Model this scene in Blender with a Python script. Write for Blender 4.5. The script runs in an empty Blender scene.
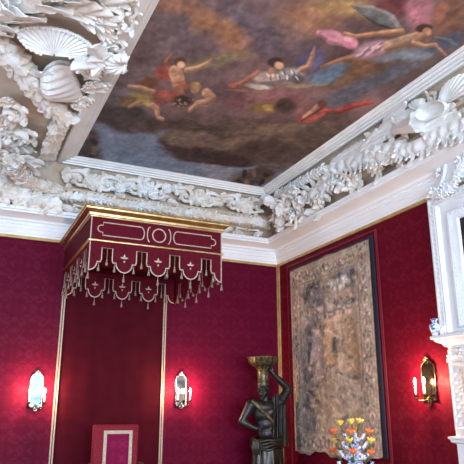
import bpy, bmesh, math, random
import numpy as np
from mathutils import Vector as V, Matrix, noise as mnoise
sc = bpy.context.scene
COL = sc.collection
PI = math.pi
random.seed(7)

# ------------------------------------------------------------------ camera of the photograph
F, PITCH, HEAD = 604.5, math.radians(16.853), math.radians(24.823)
CAM = V((-5.129, -9.162, 1.65))
FW = V((math.sin(HEAD)*math.cos(PITCH), math.cos(HEAD)*math.cos(PITCH), math.sin(PITCH)))
RT = V((math.cos(HEAD), -math.sin(HEAD), 0)); UP = RT.cross(FW)
def ray(x, y): return RT*((x-232)/F) - UP*((y-232)/F) + FW
def rt(x, y, p=0):            # point on a plane p metres in front of the right wall
    d = ray(x, y); return CAM + d*((-p-CAM.x)/d.x)
def bk(x, y, p=0):            # point on a plane p metres in front of the back wall
    d = ray(x, y); return CAM + d*((-p-CAM.y)/d.y)
def cl(x, y, z=5.15):         # point on a horizontal plane
    d = ray(x, y); return CAM + d*((z-CAM.z)/d.z)
def proj(A):                  # metres -> picture coordinates of the flat paintings' design
    A = np.asarray(A) - np.array(CAM); w = A@np.array(FW)
    return 232+F*(A@np.array(RT))/w, 232-F*(A@np.array(UP))/w

cam = bpy.data.cameras.new('camera'); camo = bpy.data.objects.new('camera', cam); COL.objects.link(camo)
cam.sensor_fit = 'HORIZONTAL'; cam.sensor_width = 36; cam.lens = F/464*36; cam.clip_end = 100
camo.matrix_world = Matrix(((RT.x, UP.x, -FW.x, CAM.x), (RT.y, UP.y, -FW.y, CAM.y), (RT.z, UP.z, -FW.z, CAM.z), (0, 0, 0, 1)))
sc.camera = camo

def srgb(r, g, b):
    f = lambda c: (c/255/12.92) if c/255 <= .04045 else ((c/255+.055)/1.055)**2.4
    return (f(r), f(g), f(b), 1)

# ------------------------------------------------------------------ materials
class NT:
    def __init__(s, name):
        s.m = bpy.data.materials.new(name); s.m.use_nodes = True
        s.t = s.m.node_tree; s.p = s.t.nodes['Principled BSDF']
    def n(s, ty, **k):
        o = s.t.nodes.new('ShaderNode'+ty)
        for a, v in k.items():
            if a.startswith('i_'): o.inputs[a[2:].replace('_', ' ')].default_value = v
            else: setattr(o, a, v)
        return o
    def l(s, a, b): s.t.links.new(a, b)
    def math(s, op, a, b=None):
        o = s.n('Math', operation=op)
        for i, x in enumerate((a, b)):
            if x is None: continue
            if isinstance(x, (int, float)): o.inputs[i].default_value = x
            else: s.l(x, o.inputs[i])
        return o.outputs[0]
    def ramp(s, fac, stops, interp='LINEAR'):
        r = s.n('ValToRGB'); r.color_ramp.interpolation = interp
        e = r.color_ramp.elements
        while len(e) < len(stops): e.new(.5)
        for k, (p, c) in enumerate(stops): e[k].position = p; e[k].color = c
        s.l(fac, r.inputs[0]); return r.outputs[0]
    def bump(s, h, strength, dist=.01):
        b = s.n('Bump'); b.inputs['Strength'].default_value = strength; b.inputs['Distance'].default_value = dist
        s.l(h, b.inputs['Height']); s.l(b.outputs[0], s.p.inputs['Normal'])
    def noise(s, scale, detail=3, vec=None, rough=.5, dist=0):
        o = s.n('TexNoise'); o.inputs['Scale'].default_value = scale; o.inputs['Detail'].default_value = detail
        o.inputs['Roughness'].default_value = rough; o.inputs['Distortion'].default_value = dist
        if vec is None:
            tc = s.n('TexCoord'); vec = tc.outputs['Object']
        s.l(vec, o.inputs['Vector']); return o.outputs['Fac']

def mat(name, a, b=None, rough=.5, metal=0, scale=6, bump=0, bscale=40, sheen=0, spec=None, detail=3):
    N = NT(name); b = b or a
    N.l(N.ramp(N.noise(scale, detail), [(.35, a), (.65, b)]), N.p.inputs['Base Color'])
    N.p.inputs['Roughness'].default_value = rough; N.p.inputs['Metallic'].default_value = metal
    if sheen:
        N.p.inputs['Sheen Weight'].default_value = sheen; N.p.inputs['Sheen Roughness'].default_value = .4
        N.p.inputs['Sheen Tint'].default_value = b
    if spec is not None: N.p.inputs['Specular IOR Level'].default_value = spec
    if bump: N.bump(N.noise(bscale, 3), bump)
    return N.m
def damask(name, axis, lo, hi, rep=.24, sheen=.05):
    N = NT(name); tc = N.n('TexCoord'); sp = N.n('SeparateXYZ'); N.l(tc.outputs['Object'], sp.inputs[0])
    h = N.math('PINGPONG', sp.outputs[axis], rep)
    z = N.math('PINGPONG', N.math('ADD', sp.outputs[2], .11), rep*1.35)
    cb = N.n('CombineXYZ'); N.l(h, cb.inputs[0]); N.l(z, cb.inputs[1])
    f = N.noise(14, 2.5, cb.outputs[0], .5, 1.2)
    mk = N.ramp(f, [(.47, (0, 0, 0, 1)), (.53, (1, 1, 1, 1))])
    mx = N.n('MixRGB'); N.l(mk, mx.inputs[0]); mx.inputs[1].default_value = lo; mx.inputs[2].default_value = hi
    N.l(mx.outputs[0], N.p.inputs['Base Color'])
    N.l(N.math('SUBTRACT', .62, N.math('MULTIPLY', mk, .10)), N.p.inputs['Roughness'])
    N.p.inputs['Specular IOR Level'].default_value = .10
    return N.m
def emit(name, c, s):
    N = NT(name); N.p.inputs['Emission Color'].default_value = c; N.p.inputs['Emission Strength'].default_value = s
    N.p.inputs['Base Color'].default_value = c; return N.m
def vcol(name, rough=.6, weave=0):
    N = NT(name); a = N.n('VertexColor'); a.layer_name = 'col'
    N.l(a.outputs[0], N.p.inputs['Base Color']); N.p.inputs['Roughness'].default_value = rough
    N.p.inputs['Specular IOR Level'].default_value = .2 if weave else .04
    if weave:
        w = N.n('TexWave', wave_type='BANDS', bands_direction='Z'); w.inputs['Scale'].default_value = 40; w.inputs['Distortion'].default_value = 1.5
        tc = N.n('TexCoord'); N.l(tc.outputs['Object'], w.inputs['Vector']); N.bump(w.outputs['Fac'], .4, .004)
    else: N.bump(N.noise(60, 3), .12, .004)
    return N.m

M = {}
M['plaster'] = mat('white_plaster', (.84, .79, .73, 1), (.90, .88, .86, 1), .55, scale=3, bump=.25, bscale=30)
M['shadecream'] = mat('shade_toned_cream_plaster', (.48, .34, .23, 1), (.60, .46, .34, 1), .65, scale=4, bump=.2, bscale=25)  # cream ground toned darker tan, painting in the shade of the cove recesses
M['leafplaster'] = mat('leaf_plaster', (.76, .64, .52, 1), (.90, .87, .84, 1), .55, scale=5, bump=.35, bscale=45)
M['cornice'] = mat('cornice_white', (.82, .82, .83, 1), (.86, .86, .87, 1), .5, scale=2)
M['marble'] = mat('painted_white', (.80, .79, .80, 1), (.86, .86, .87, 1), .35, scale=3, bump=.15, bscale=20)
M['gold'] = mat('gilding', (.54, .33, .13, 1), (.74, .53, .27, 1), .32, 1, scale=9, bump=.15)
M['goldpaint'] = mat('dull_gilding', (.46, .30, .10, 1), (.58, .42, .17, 1), .45, .35, scale=8)
M['damX'] = damask('daylit_crimson_damask_cross', 0, (.096, .0006, .016, 1), (.118, .002, .021, 1))  # same damask pushed to magenta: bluish daylight cast put into the colour
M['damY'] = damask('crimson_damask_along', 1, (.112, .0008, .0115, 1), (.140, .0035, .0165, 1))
M['velvet'] = mat('crimson_velvet', (.090, .0016, .009, 1), (.115, .003, .012, 1), .75, scale=14, spec=.15, sheen=.08)
M['shadevelvet'] = mat('shade_darkened_crimson_velvet', (.054, .003, .008, 1), (.068, .004, .0105, 1), .8, scale=5, spec=.06)  # crimson lowered so the colour carries the shade beneath the canopy
M['chairvelvet'] = mat('rose_red_velvet', (.19, .010, .022, 1), (.26, .018, .034, 1), .7, scale=40, spec=.15, sheen=.2, bump=.4, bscale=60)
M['chairdamask'] = damask('magenta_damask', 0, (.19, .004, .04, 1), (.25, .008, .055, 1), .13)
M['braid'] = mat('pale_braid', (.50, .36, .27, 1), (.66, .52, .42, 1), .5, .15, scale=60, bump=.6, bscale=150)
M['goldbraid'] = mat('gold_galloon', (.44, .32, .22, 1), (.54, .43, .33, 1), .45, .2, scale=40, bump=.5, bscale=120)
M['shadebraid'] = mat('shaded_braid', (.22, .10, .08, 1), (.30, .16, .12, 1), .6, .1, scale=60)  # darker copy of the pale braid, shade of the canopy sides painted in
M['redbraid'] = mat('red_galloon', (.13, .003, .016, 1), (.18, .006, .022, 1), .5, scale=60, bump=.6, bscale=130)
M['tassel'] = mat('tassel_silk', (.24, .16, .13, 1), (.40, .30, .25, 1), .6, scale=50, bump=.5, bscale=120)
M['bronze'] = mat('dark_bronze', (.010, .009, .010, 1), (.034, .025, .021, 1), .4, .25, scale=7, bump=.2, bscale=30, spec=.45)
M['drape'] = mat('dark_gilt_drapery', (.012, .010, .009, 1), (.042, .028, .017, 1), .36, .4, scale=9, bump=.25, bscale=30)
M['oldgilt'] = mat('tarnished_gilt', (.03, .025, .018, 1), (.17, .12, .055, 1), .4, .6, scale=22, bump=.4, bscale=50)
M['navy'] = mat('navy_galloon', (.012, .012, .028, 1), (.02, .02, .045, 1), .8, scale=30)
M['silver'] = mat('silver_gilt', (.70, .66, .58, 1), (.82, .80, .76, 1), .22, 1, scale=10)
M['brass'] = mat('old_brass', (.09, .06, .03, 1), (.22, .15, .07, 1), .3, 1, scale=10)
M['mirror'] = mat('mirror_glass', (.15, .18, .19, 1), (.22, .25, .26, 1), .05, 1, scale=3)
M['wax'] = mat('candle_wax', (.85, .80, .68, 1), None, .4)
M['flame'] = emit('flame_glow', (1, .70, .38, 1), 60)
M['green'] = mat('tulip_green', (.03, .09, .02, 1), (.07, .16, .04, 1), .5, scale=20)
M['yellow'] = mat('yellow_petal', (.80, .55, .06, 1), (.86, .68, .16, 1), .5, scale=20)
M['orange'] = mat('orange_petal', (.72, .10, .03, 1), (.85, .26, .05, 1), .5, scale=25)
M['wood'] = mat('dark_wood', (.045, .022, .012, 1), (.09, .045, .022, 1), .4, scale=12)
M['gravel'] = M['wood']
M['canvas'] = vcol('painted_ceiling_canvas', .55); M['weave'] = vcol('woven_wool', .9, 1)
M['darkcanvas'] = mat('dark_oil_canvas', (.010, .008, .008, 1), (.035, .024, .018, 1), .35, scale=4)
def porcelain():
    N = NT('delft_porcelain'); f = N.noise(30, 2, None, .5, .8)
    N.l(N.ramp(f, [(.46, (.74, .78, .84, 1)), (.52, (.62, .70, .84, 1)), (.60, (.05, .10, .36, 1))]), N.p.inputs['Base Color'])
    N.p.inputs['Roughness'].default_value = .15; return N.m
M['delft'] = porcelain()
def parquet():
    N = NT('oak_parquet'); tc = N.n('TexCoord'); b = N.n('TexBrick')
    N.l(tc.outputs['Object'], b.inputs['Vector']); b.inputs['Scale'].default_value = 1.5
    b.inputs['Color1'].default_value = (.30, .17, .08, 1); b.inputs['Color2'].default_value = (.40, .24, .12, 1); b.inputs['Mortar'].default_value = (.10, .05, .025, 1)
    b.inputs['Mortar Size'].default_value = .008; N.l(b.outputs[0], N.p.inputs['Base Color']); N.p.inputs['Roughness'].default_value = .3; return N.m
M['parquet'] = parquet()

# ------------------------------------------------------------------ mesh builder
RELIEF = 1.0
class MB:
    def __init__(s): s.v = []; s.f = []
    def grid(s, P, wu=False, wv=False):
        """P: rows of points"""
        b = len(s.v); n = len(P); m = len(P[0])
        for r in P: s.v.extend(tuple(q) for q in r)
        for i in range(n if wu else n-1):
            for j in range(m if wv else m-1):
                i2, j2 = (i+1) % n, (j+1) % m
                s.f.append((b+i*m+j, b+i*m+j2, b+i2*m+j2, b+i2*m+j))
        return s
    def box(s, a, c):
        b = len(s.v); x0, y0, z0 = a; x1, y1, z1 = c
        s.v += [(x0, y0, z0), (x1, y0, z0), (x1, y1, z0), (x0, y1, z0), (x0, y0, z1), (x1, y0, z1), (x1, y1, z1), (x0, y1, z1)]
        s.f += [tuple(b+i for i in q) for q in ((0, 3, 2, 1), (4, 5, 6, 7), (0, 1, 5, 4), (1, 2, 6, 5), (2, 3, 7, 6), (3, 0, 4, 7))]
        return s
    def poly(s, pts, off):
        """outline swept by vector off, both caps"""
        b = len(s.v); n = len(pts); off = V(off)
        s.v += [tuple(p) for p in pts] + [tuple(V(p)+off) for p in pts]
        s.f.append(tuple(range(b, b+n))); s.f.append(tuple(range(b+2*n-1, b+n-1, -1)))
        for i in range(n): s.f.append((b+i, b+n+i, b+n+(i+1) % n, b+(i+1) % n))
        return s
    def tube(s, pts, r, seg=8, closed=False, flat=1, nrm=None):
        pts = [V(p) for p in pts]; n = len(pts); R = r if isinstance(r, (list, tuple)) else [r]*n
        rows = []; prev = None
        for i in range(n):
            a = pts[(i-1) % n] if (closed or i) else pts[0]; c = pts[(i+1) % n] if (closed or i < n-1) else pts[-1]
            t = (c-a).normalized() if (c-a).length > 1e-9 else V((0, 0, 1))
            if nrm is not None: u = V(nrm)
            else: u = prev if prev is not None else (V((0, 0, 1)) if abs(t.z) < .9 else V((1, 0, 0)))
            u = (u - t*u.dot(t)); u = u.normalized() if u.length > 1e-6 else t.orthogonal().normalized()
            prev = u; w = t.cross(u)
            rows.append([pts[i] + (u*math.cos(2*PI*k/seg)*flat + w*math.sin(2*PI*k/seg))*R[i] for k in range(seg)])
        b = len(s.v); s.grid(rows, wu=closed, wv=True)
        if not closed:
            s.f.append(tuple(b+k for k in range(seg))[::-1]); s.f.append(tuple(b+(n-1)*seg+k for k in range(seg)))
        return s
    def lathe(s, prof, c=(0, 0, 0), seg=20, axis='z', mod=None):
        c = V(c); rows = []
        for r, h in prof:
            row = []
            for k in range(seg):
                a = 2*PI*k/seg; q = r*(mod(a, h) if mod else 1)
                row.append(c+V((q*math.cos(a), q*math.sin(a), h)))
            rows.append(row)
        b = len(s.v); s.grid(rows, wv=True)
        s.f.append(tuple(b+k for k in range(seg))[::-1]); s.f.append(tuple(b+(len(prof)-1)*seg+k for k in range(seg)))
        return s
    def ell(s, c, r, seg=12, rings=8, M3=None):
        c = V(c); r = V(r) if not isinstance(r, (int, float)) else V((r, r, r)); rows = []
        for i in range(rings+1):
            a = -PI/2+PI*i/rings*.999+.0005
            row = []
            for k in range(seg):
                q = V((math.cos(a)*math.cos(2*PI*k/seg)*r.x, math.cos(a)*math.sin(2*PI*k/seg)*r.y, math.sin(a)*r.z))
                row.append(c+(M3 @ q if M3 else q))
            rows.append(row)
        b = len(s.v); s.grid(rows, wv=True)
        s.f.append(tuple(b+k for k in range(seg))[::-1]); s.f.append(tuple(b+rings*seg+k for k in range(seg)))
        return s
    def cap(s, a, c, r1, r2, seg=14):
        a, c = V(a), V(c); t = (c-a); L = t.length; t.normalize()
        pts = []; R = []
        for k in range(5):
            q = PI/2*(k/4)*.98+.02; pts.append(a-t*r1*math.cos(q)); R.append(r1*math.sin(q))
        for k in range(5):
            q = PI/2*(1-k/4)*.98+.02; pts.append(c+t*r2*math.cos(q)); R.append(r2*math.sin(q))
        return s.tube(pts, R, seg)
    def leaf(s, P, D, N, L, W, curl=1.2, lobes=4, cup=.3, t=.012, tilt=.25, nu=12, nv=6):
        curl *= RELIEF; tilt *= RELIEF
        P, D, N = V(P), V(D).normalized(), V(N); N = (N-D*N.dot(D)).normalized(); S = D.cross(N)
        c = P.copy(); top = []; bot = []
        for i in range(nu+1):
            u = i/nu; th = tilt*(1-u)+curl*u**2.2 - .15
            if i: c = c+(D*math.cos(th)+N*math.sin(th))*(L/nu)
            n = -D*math.sin(th)+N*math.cos(th)
            w = W*(math.sin(PI*(.12+.80*u))**.6)*(.74+.26*abs(math.sin(PI*lobes*u+.5)))*(1 if u < .999 else .6)
            ra, rb = [], []
            for j in range(nv+1):
                x = -1+2*j/nv
                h = -cup*w*x*x + .10*w*math.cos(PI*x*1.5) + .05*W*math.sin(lobes*2*PI*u)*abs(x)
                q = c+S*(x*w)+n*h
                ra.append(q); rb.append(q-n*t*(1-x*x*.75)-n*.002)
            top.append(ra); bot.append(rb[::-1])
        rows = [a+b for a, b in zip(top, bot)]
        b = len(s.v); m = len(rows[0]); s.grid(rows, wv=True)
        s.f.append(tuple(b+k for k in range(m))[::-1]); s.f.append(tuple(b+nu*m+k for k in range(m)))
        return s
    def build(s, name, m, parent=None, smooth=True, ang=50, loc=None):
        me = bpy.data.meshes.new(name); off = V(loc) if loc is not None else V((0, 0, 0))
        me.from_pydata([(p[0]-off.x, p[1]-off.y, p[2]-off.z) for p in s.v], [], s.f); me.update()
        bm = bmesh.new(); bm.from_mesh(me); bmesh.ops.recalc_face_normals(bm, faces=bm.faces); bm.to_mesh(me); bm.free()
        if smooth:
            me.shade_smooth(); me.set_sharp_from_angle(angle=math.radians(ang))
        me.materials.append(M[m] if isinstance(m, str) else m)
        o = bpy.data.objects.new(name, me); COL.objects.link(o)
        if parent is not None:
            o.parent = parent; o.location = off - (ROOT[parent.name] if parent.name in ROOT else V((0, 0, 0)))
        else: o.location = off
        ROOT[o.name] = off
        return o
ROOT = {}
def thing(name, label, cat, loc=(0, 0, 0), group=None):
    o = bpy.data.objects.new(name, None); COL.objects.link(o); o.location = loc; ROOT[o.name] = V(loc)
    o.empty_display_size = .1
    return tag(o, label, cat, group)
def tag(o, label, cat, group=None):
    o['label'] = label; o['category'] = cat
    if group: o['group'] = group
    return o
def part(mb, name, m, root, **k):      # vertices in world metres, origin at the thing's base
    return mb.build(name, m, root, loc=ROOT[root.name], **k)
def struct(o): o['kind'] = 'structure'; return o
def copy_tree(o, d, parent=None):
    c = o.copy(); COL.objects.link(c)
    if parent: c.parent = parent
    else: c.location = o.location + V(d)
    for ch in list(o.children): copy_tree(ch, d, c)
    return c

# ------------------------------------------------------------------ room shell
XL, YR, H = -8.2, -14.0, 5.62
struct(MB().box((XL-.3, YR-.3, -.2), (.3, .3, 0)).build('floor', 'parquet', smooth=False))
struct(MB().box((XL-.3, 0, 0), (.3, .3, H)).build('wall_back', 'damX', smooth=False))
struct(MB().box((0, YR-.3, 0), (.3, 0, H)).build('wall_right', 'damY', smooth=False))
def wall_windows(name, mk, spans, length, m):
    mb = MB(); z0, z1 = .5, 4.0; x = 0
    for a, b in spans:
        mb.box(*mk(x, a, 0, H)); mb.box(*mk(a, b, 0, z0)); mb.box(*mk(a, b, z1, H)); x = b
    mb.box(*mk(x, length, 0, H)); struct(mb.build(name, m, smooth=False))
rear = [(1.0, 2.6), (3.3, 4.9), (5.6, 7.2)]
left = [(1.0, 2.6), (4.0, 5.6), (7.0, 8.6), (10.2, 11.8)]
mkr = lambda a, b, z0, z1: ((XL+a, YR-.3, z0), (XL+b, YR, z1))
mkl = lambda a, b, z0, z1: ((XL-.3, YR+a, z0), (XL, YR+b, z1))
wall_windows('wall_rear', mkr, rear, -XL, 'damX'); wall_windows('wall_left', mkl, left, -YR, 'damY')
wn = 0
for mk, spans, ax in ((mkr, rear, 0), (mkl, left, 1)):
    for a, b in spans:
        wn += 1; mb = MB(); mb.box(*mk(a, a+.08, .5, 4)); mb.box(*mk(b-.08, b, .5, 4)); mb.box(*mk(a, b, .5, .58)); mb.box(*mk(a, b, 3.92, 4))
        mb.box(*mk((a+b)/2-.03, (a+b)/2+.03, .5, 4)); mb.box(*mk(a, b, 2.2, 2.26))
        struct(mb.build('window_%d' % wn, 'marble', smooth=False))
struct(MB().box((XL-.3, YR-.3, H), (.3, .3, H+.2)).build('ceiling', 'shadecream', smooth=False))

# cornice: profile (distance from wall, height), mitred at the corner
CORN = [(0, 4.205), (.03, 4.205), (.035, 4.235), (.05, 4.24), (.052, 4.30), (.068, 4.31), (.07, 4.355), (.085, 4.36), (.088, 4.40),
        (.115, 4.41), (.135, 4.44), (.20, 4.452), (.24, 4.458), (.30, 4.462), (.36, 4.466), (.362, 4.492), (.385, 4.50), (.39, 4.53), (.40, 4.545), (.24, 4.56), (0, 4.56)]
COVE = [(0, 4.55), (.24, 4.55), (.22, 4.60), (.215, 4.70), (.25, 4.735), (.30, 4.75), (.33, 4.80), (.335, 4.87), (.40, 4.885), (.405, 4.925), (.38, 4.935),
        (.24, 4.955), (.20, 5.05), (.22, 5.16), (.28, 5.25), (.37, 5.33), (.40, 5.44), (0, 5.44)]
def run(prof, side, name, m, end):
    mb = MB(); pts = [(-p, z) for p, z in prof]
    if side == 'back': rows = [[V((end, x, z)), V((x, x, z))] for x, z in pts]
    else: rows = [[V((x, x, z)), V((x, end, z))] for x, z in pts]
    mb.grid(rows, wu=True)
    return mb
def dentils(mb, side, end):
    k = .06
    while k < (-end if side == 'right' else -end)-.2:
        if side == 'right': mb.box((-.098, -.1-k-.022, 4.368), (-.08, -.1-k, 4.392))
        else: mb.box((-.1-k-.022, -.098, 4.368), (-.1-k, -.08, 4.392))
        k += .045
for i, (side, end) in enumerate((('back', XL), ('right', YR))):
    mb = run(CORN, side, '', '', end)
    dentils(mb, side, max(end, -6.5)); struct(mb.build('trim_%d' % (i+1), 'cornice', ang=25))
    mb = run(COVE, side, '', '', end); struct(mb.build('trim_%d' % (i+3), 'shadecream', ang=35))
# gilt fillet under the cornice and down the corner
mb = MB(); mb.box((XL, -.022, 4.165), (0, 0, 4.205)); mb.box((-.028, -.024, 0), (0, 0, 4.165)); struct(mb.build('trim_5', 'goldpaint', smooth=False))
mb = MB(); mb.box((-.022, YR, 4.165), (0, -.022, 4.205)); mb.box((-.024, -.075, 0), (0, -.024, 4.165)); struct(mb.build('trim_6', 'goldpaint', smooth=False))
# left and rear cornices (out of the picture)
mb = MB(); mb.box((XL, YR, 4.2), (XL+.35, 0, 4.5)); struct(mb.build('trim_7', 'cornice', smooth=False))
mb = MB(); mb.box((XL+.35, YR, 4.2), (0, YR+.35, 4.5)); struct(mb.build('trim_8', 'cornice', smooth=False))
# baseboards
for nm, a, b in (('baseboard_back', (XL, -.05, 0), (-.001, 0, .22)), ('baseboard_right', (-.05, -3.9, 0), (0, -.051, .22))):
    struct(MB().box(a, b).build(nm, 'marble', smooth=False))
# frame round the ceiling painting (rectangular ring, mitred)
PX0, PX1, PY0, PY1, PZ = -3.73, -.59, -7.6, -.59, 5.385
FR = [(.21, 5.44), (.21, 5.325), (.195, 5.30), (.15, 5.295), (.145, 5.315), (.11, 5.318), (.105, 5.335), (.07, 5.34), (.055, 5.36), (.03, 5.362), (.02, 5.378), (0, 5.383), (0, 5.44)]
mb = MB(); rows = []
for q, z in FR:
    wl = q*1.25
    rows.append([V((PX0-wl, PY0-q, z)), V((PX1+q, PY0-q, z)), V((PX1+q, PY1+q, z)), V((PX0-wl, PY1+q, z))])
mb.grid(rows, wu=True, wv=True); struct(mb.build('trim_9', 'plaster', ang=20))
# lowered soffit on the left, above the stucco
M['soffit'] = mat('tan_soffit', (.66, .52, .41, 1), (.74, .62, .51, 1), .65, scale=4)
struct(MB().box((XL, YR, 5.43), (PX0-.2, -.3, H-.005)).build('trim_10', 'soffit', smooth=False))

# ------------------------------------------------------------------ numpy paint box for the two pictures
rng = np.random.RandomState(3); LAT = rng.rand(256, 256)
def vn(x, y):
    xi = np.floor(x).astype(int); yi = np.floor(y).astype(int); fx = x-xi; fy = y-yi; fx = fx*fx*(3-2*fx); fy = fy*fy*(3-2*fy)
    g = lambda a, b: LAT[a % 256, b % 256]
    return (g(xi, yi)*(1-fx)+g(xi+1, yi)*fx)*(1-fy)+(g(xi, yi+1)*(1-fx)+g(xi+1, yi+1)*fx)*fy
def fbm(x, y, o=4):
    s = 0; a = .5; t = 0
    for k in range(o): s = s+a*vn(x+17.3*k, y+9.1*k); t += a; a *= .55; x = x*2.03; y = y*2.03
    return s/t
class Paint:
    def __init__(s, X, Y, U, W):
        s.X, s.Y, s.U, s.W = X, Y, U, W; s.c = np.zeros((len(X), 3))
        s.wx = (fbm(U*3, W*3, 4)-.5); s.wy = (fbm(U*3+40, W*3+70, 4)-.5); s.g = fbm(U*14, W*14, 3)-.5
    def mix(s, a, col, tone=.35):
        a = np.clip(a, 0, 1)[:, None]; c = np.array(col, float)[None, :]*(1+tone*s.g[:, None]); s.c = s.c*(1-a)+c*a
    def ell(s, cx, cy, rx, ry, col, rot=0, soft=.5, warp=0, al=1, tone=.35):
        x = s.X-cx+s.wx*warp; y = s.Y-cy+s.wy*warp; r = math.radians(rot); u = x*math.cos(r)+y*math.sin(r); w = -x*math.sin(r)+y*math.cos(r)
        d = np.sqrt((u/rx)**2+(w/ry)**2); s.mix(al*np.clip((1+soft/2-d)/soft, 0, 1), col, tone)
    def limb(s, pts, rad, col, hi=None, warp=1.5, soft=1.2):
        best = np.full(len(s.X), 1e9); x = s.X+s.wx*warp; y = s.Y+s.wy*warp; sh = np.zeros(len(x))
        for (x0, y0), (x1, y1), r0, r1 in zip(pts, pts[1:], rad, rad[1:]):
            dx, dy = x1-x0, y1-y0; t = np.clip(((x-x0)*dx+(y-y0)*dy)/(dx*dx+dy*dy+1e-9), 0, 1); r = r0+(r1-r0)*t
            ex, ey = x-x0-t*dx, y-y0-t*dy; d = np.hypot(ex, ey)-r; q = d < best; best = np.where(q, d, best); sh = np.where(q, (-ey-.5*ex)/r, sh)
        s.mix(np.clip(.5-best/soft, 0, 1), col)
        if hi is not None: s.mix(np.clip(.5-(best+.6)/soft, 0, 1)*np.clip(sh*.9, 0, .8), hi)
        s.mix(np.clip(.5-(best+.3)/soft, 0, 1)*np.clip(-sh*.8, 0, .55), [c*.45 for c in col])
    def lin(s):
        c = np.clip(s.c, 0, 255)/255; return np.where(c <= .04045, c/12.92, ((c+.055)/1.055)**2.4)
def picture(name, P, nu, nv, paint, m, parent, gain=1.0):
    """P (nv,nu,3) world points; returns object with vertex colours"""
    me = bpy.data.meshes.new(name); A = P.reshape(-1, 3); n = len(A)
    idx = np.arange(n).reshape(nv, nu); q = np.stack([idx[:-1, :-1], idx[:-1, 1:], idx[1:, 1:], idx[1:, :-1]], -1).reshape(-1, 4)
    me.from_pydata(A.tolist(), [], q.tolist()); me.update()
    at = me.attributes.new('col', 'FLOAT_COLOR', 'POINT'); rgba = np.ones((n, 4), np.float32); rgba[:, :3] = np.clip(paint.lin()*gain, 0, 1)
    at.data.foreach_set('color', rgba.ravel()); me.shade_smooth(); me.materials.append(M[m])
    o = bpy.data.objects.new(name, me); COL.objects.link(o)
    if parent is not None: o.parent = parent
    ROOT[o.name] = V((0, 0, 0)); return o

# ---- ceiling painting
nu, nv = 225, 470
gx = np.linspace(PX0, PX1, nu); gy = np.linspace(PY0, PY1, nv); GX, GY = np.meshgrid(gx, gy)
A = np.stack([GX, GY, np.full_like(GX, PZ)], -1); px, py = proj(A.reshape(-1, 3))
p = Paint(px, py, GX.ravel(), GY.ravel())
n2 = fbm(GX.ravel()*1.1+5, GY.ravel()*1.1, 5)[:, None]; n3 = fbm(GX.ravel()*2.5+50, GY.ravel()*1.6, 4)[:, None]
p.c = np.array([[104, 76, 78]])*(.70+.6*n2)*(.85+.3*n3)
SK, SH = (170, 116, 92), (205, 155, 125)
e = p.ell
e(150, 35, 60, 45, (104, 82, 86), 0, .9, 30); e(250, 30, 60, 26, (98, 80, 92), 5, .8, 30); e(215, 28, 42, 10, (146, 96, 72), 38, .8, 26); e(178, 5, 26, 9, (124, 82, 70), 10, .8, 16)
e(310, 20, 30, 20, (150, 100, 78), 0, .9, 26); e(345, 8, 30, 12, (156, 116, 76), 0, .9, 20); e(395, 6, 22, 9, (98, 50, 54), 0, .8, 12)
e(418, 12, 19, 14, (170, 100, 116), 60, .6, 16); e(452, 20, 20, 24, (112, 74, 62), 0, .7, 16); e(441, 14, 6, 10, (150, 90, 70), 20, .8, 8)
e(310, 60, 14, 10, (86, 80, 122), -20, .9, 12); e(105, 95, 36, 34, (100, 84, 92), 0, .9, 20); e(215, 60, 30, 6, (120, 104, 74), -10, .9, 14, .7)
e(385, 66, 62, 20, (112, 76, 58), -22, .6, 20); e(372, 84, 66, 9, (84, 82, 96), -25, .9, 12); e(328, 75, 20, 8, (92, 112, 140), -18, .7, 12)
e(415, 53, 28, 6, (108, 116, 134), -12, .8, 10); e(446, 42, 24, 7, (76, 76, 94), -18, .7, 9)
# lower sky and clouds
e(170, 172, 150, 40, (110, 115, 140), 8, .3, 18, 1, .2); e(100, 145, 40, 16, (112, 116, 140), 8, .7, 14, 1, .2)
e(300, 140, 60, 24, (84, 66, 64), -12, .5, 20); e(118, 117, 44, 11, (72, 58, 58), 12, .5, 14); e(240, 134, 70, 15, (94, 72, 66), 3, .25, 16)
e(203, 149, 44, 15, (74, 51, 46), 8, .2, 14); e(190, 140, 30, 8, (110, 84, 76), 5, .5, 12); e(222, 158, 34, 7, (60, 44, 44), 8, .5, 10); e(240, 146, 40, 7, (106, 82, 74), 2, .6, 12)
e(265, 150, 30, 9, (74, 56, 54), -6, .5, 12); e(285, 128, 42, 6, (112, 88, 78), -4, .7, 10); e(180, 126, 52, 5, (84, 62, 58), 2, .6, 10); e(320, 128, 24, 8, (92, 72, 66), -18, .6, 10)
# corner ornament painted brown
for cx, cy, rx, ry in ((86, 148, 16, 20), (252, 178, 28, 8)):
    e(cx, cy, rx, ry, (78, 62, 62), -20, .5, 12)
    for k in range(9):
        a = k*2.4; e(cx+rx*.6*math.cos(a), cy+ry*.6*math.sin(a), 4, 2.2, ((112, 90, 84), (56, 44, 46))[k % 2], k*40, .6, 4)
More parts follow.
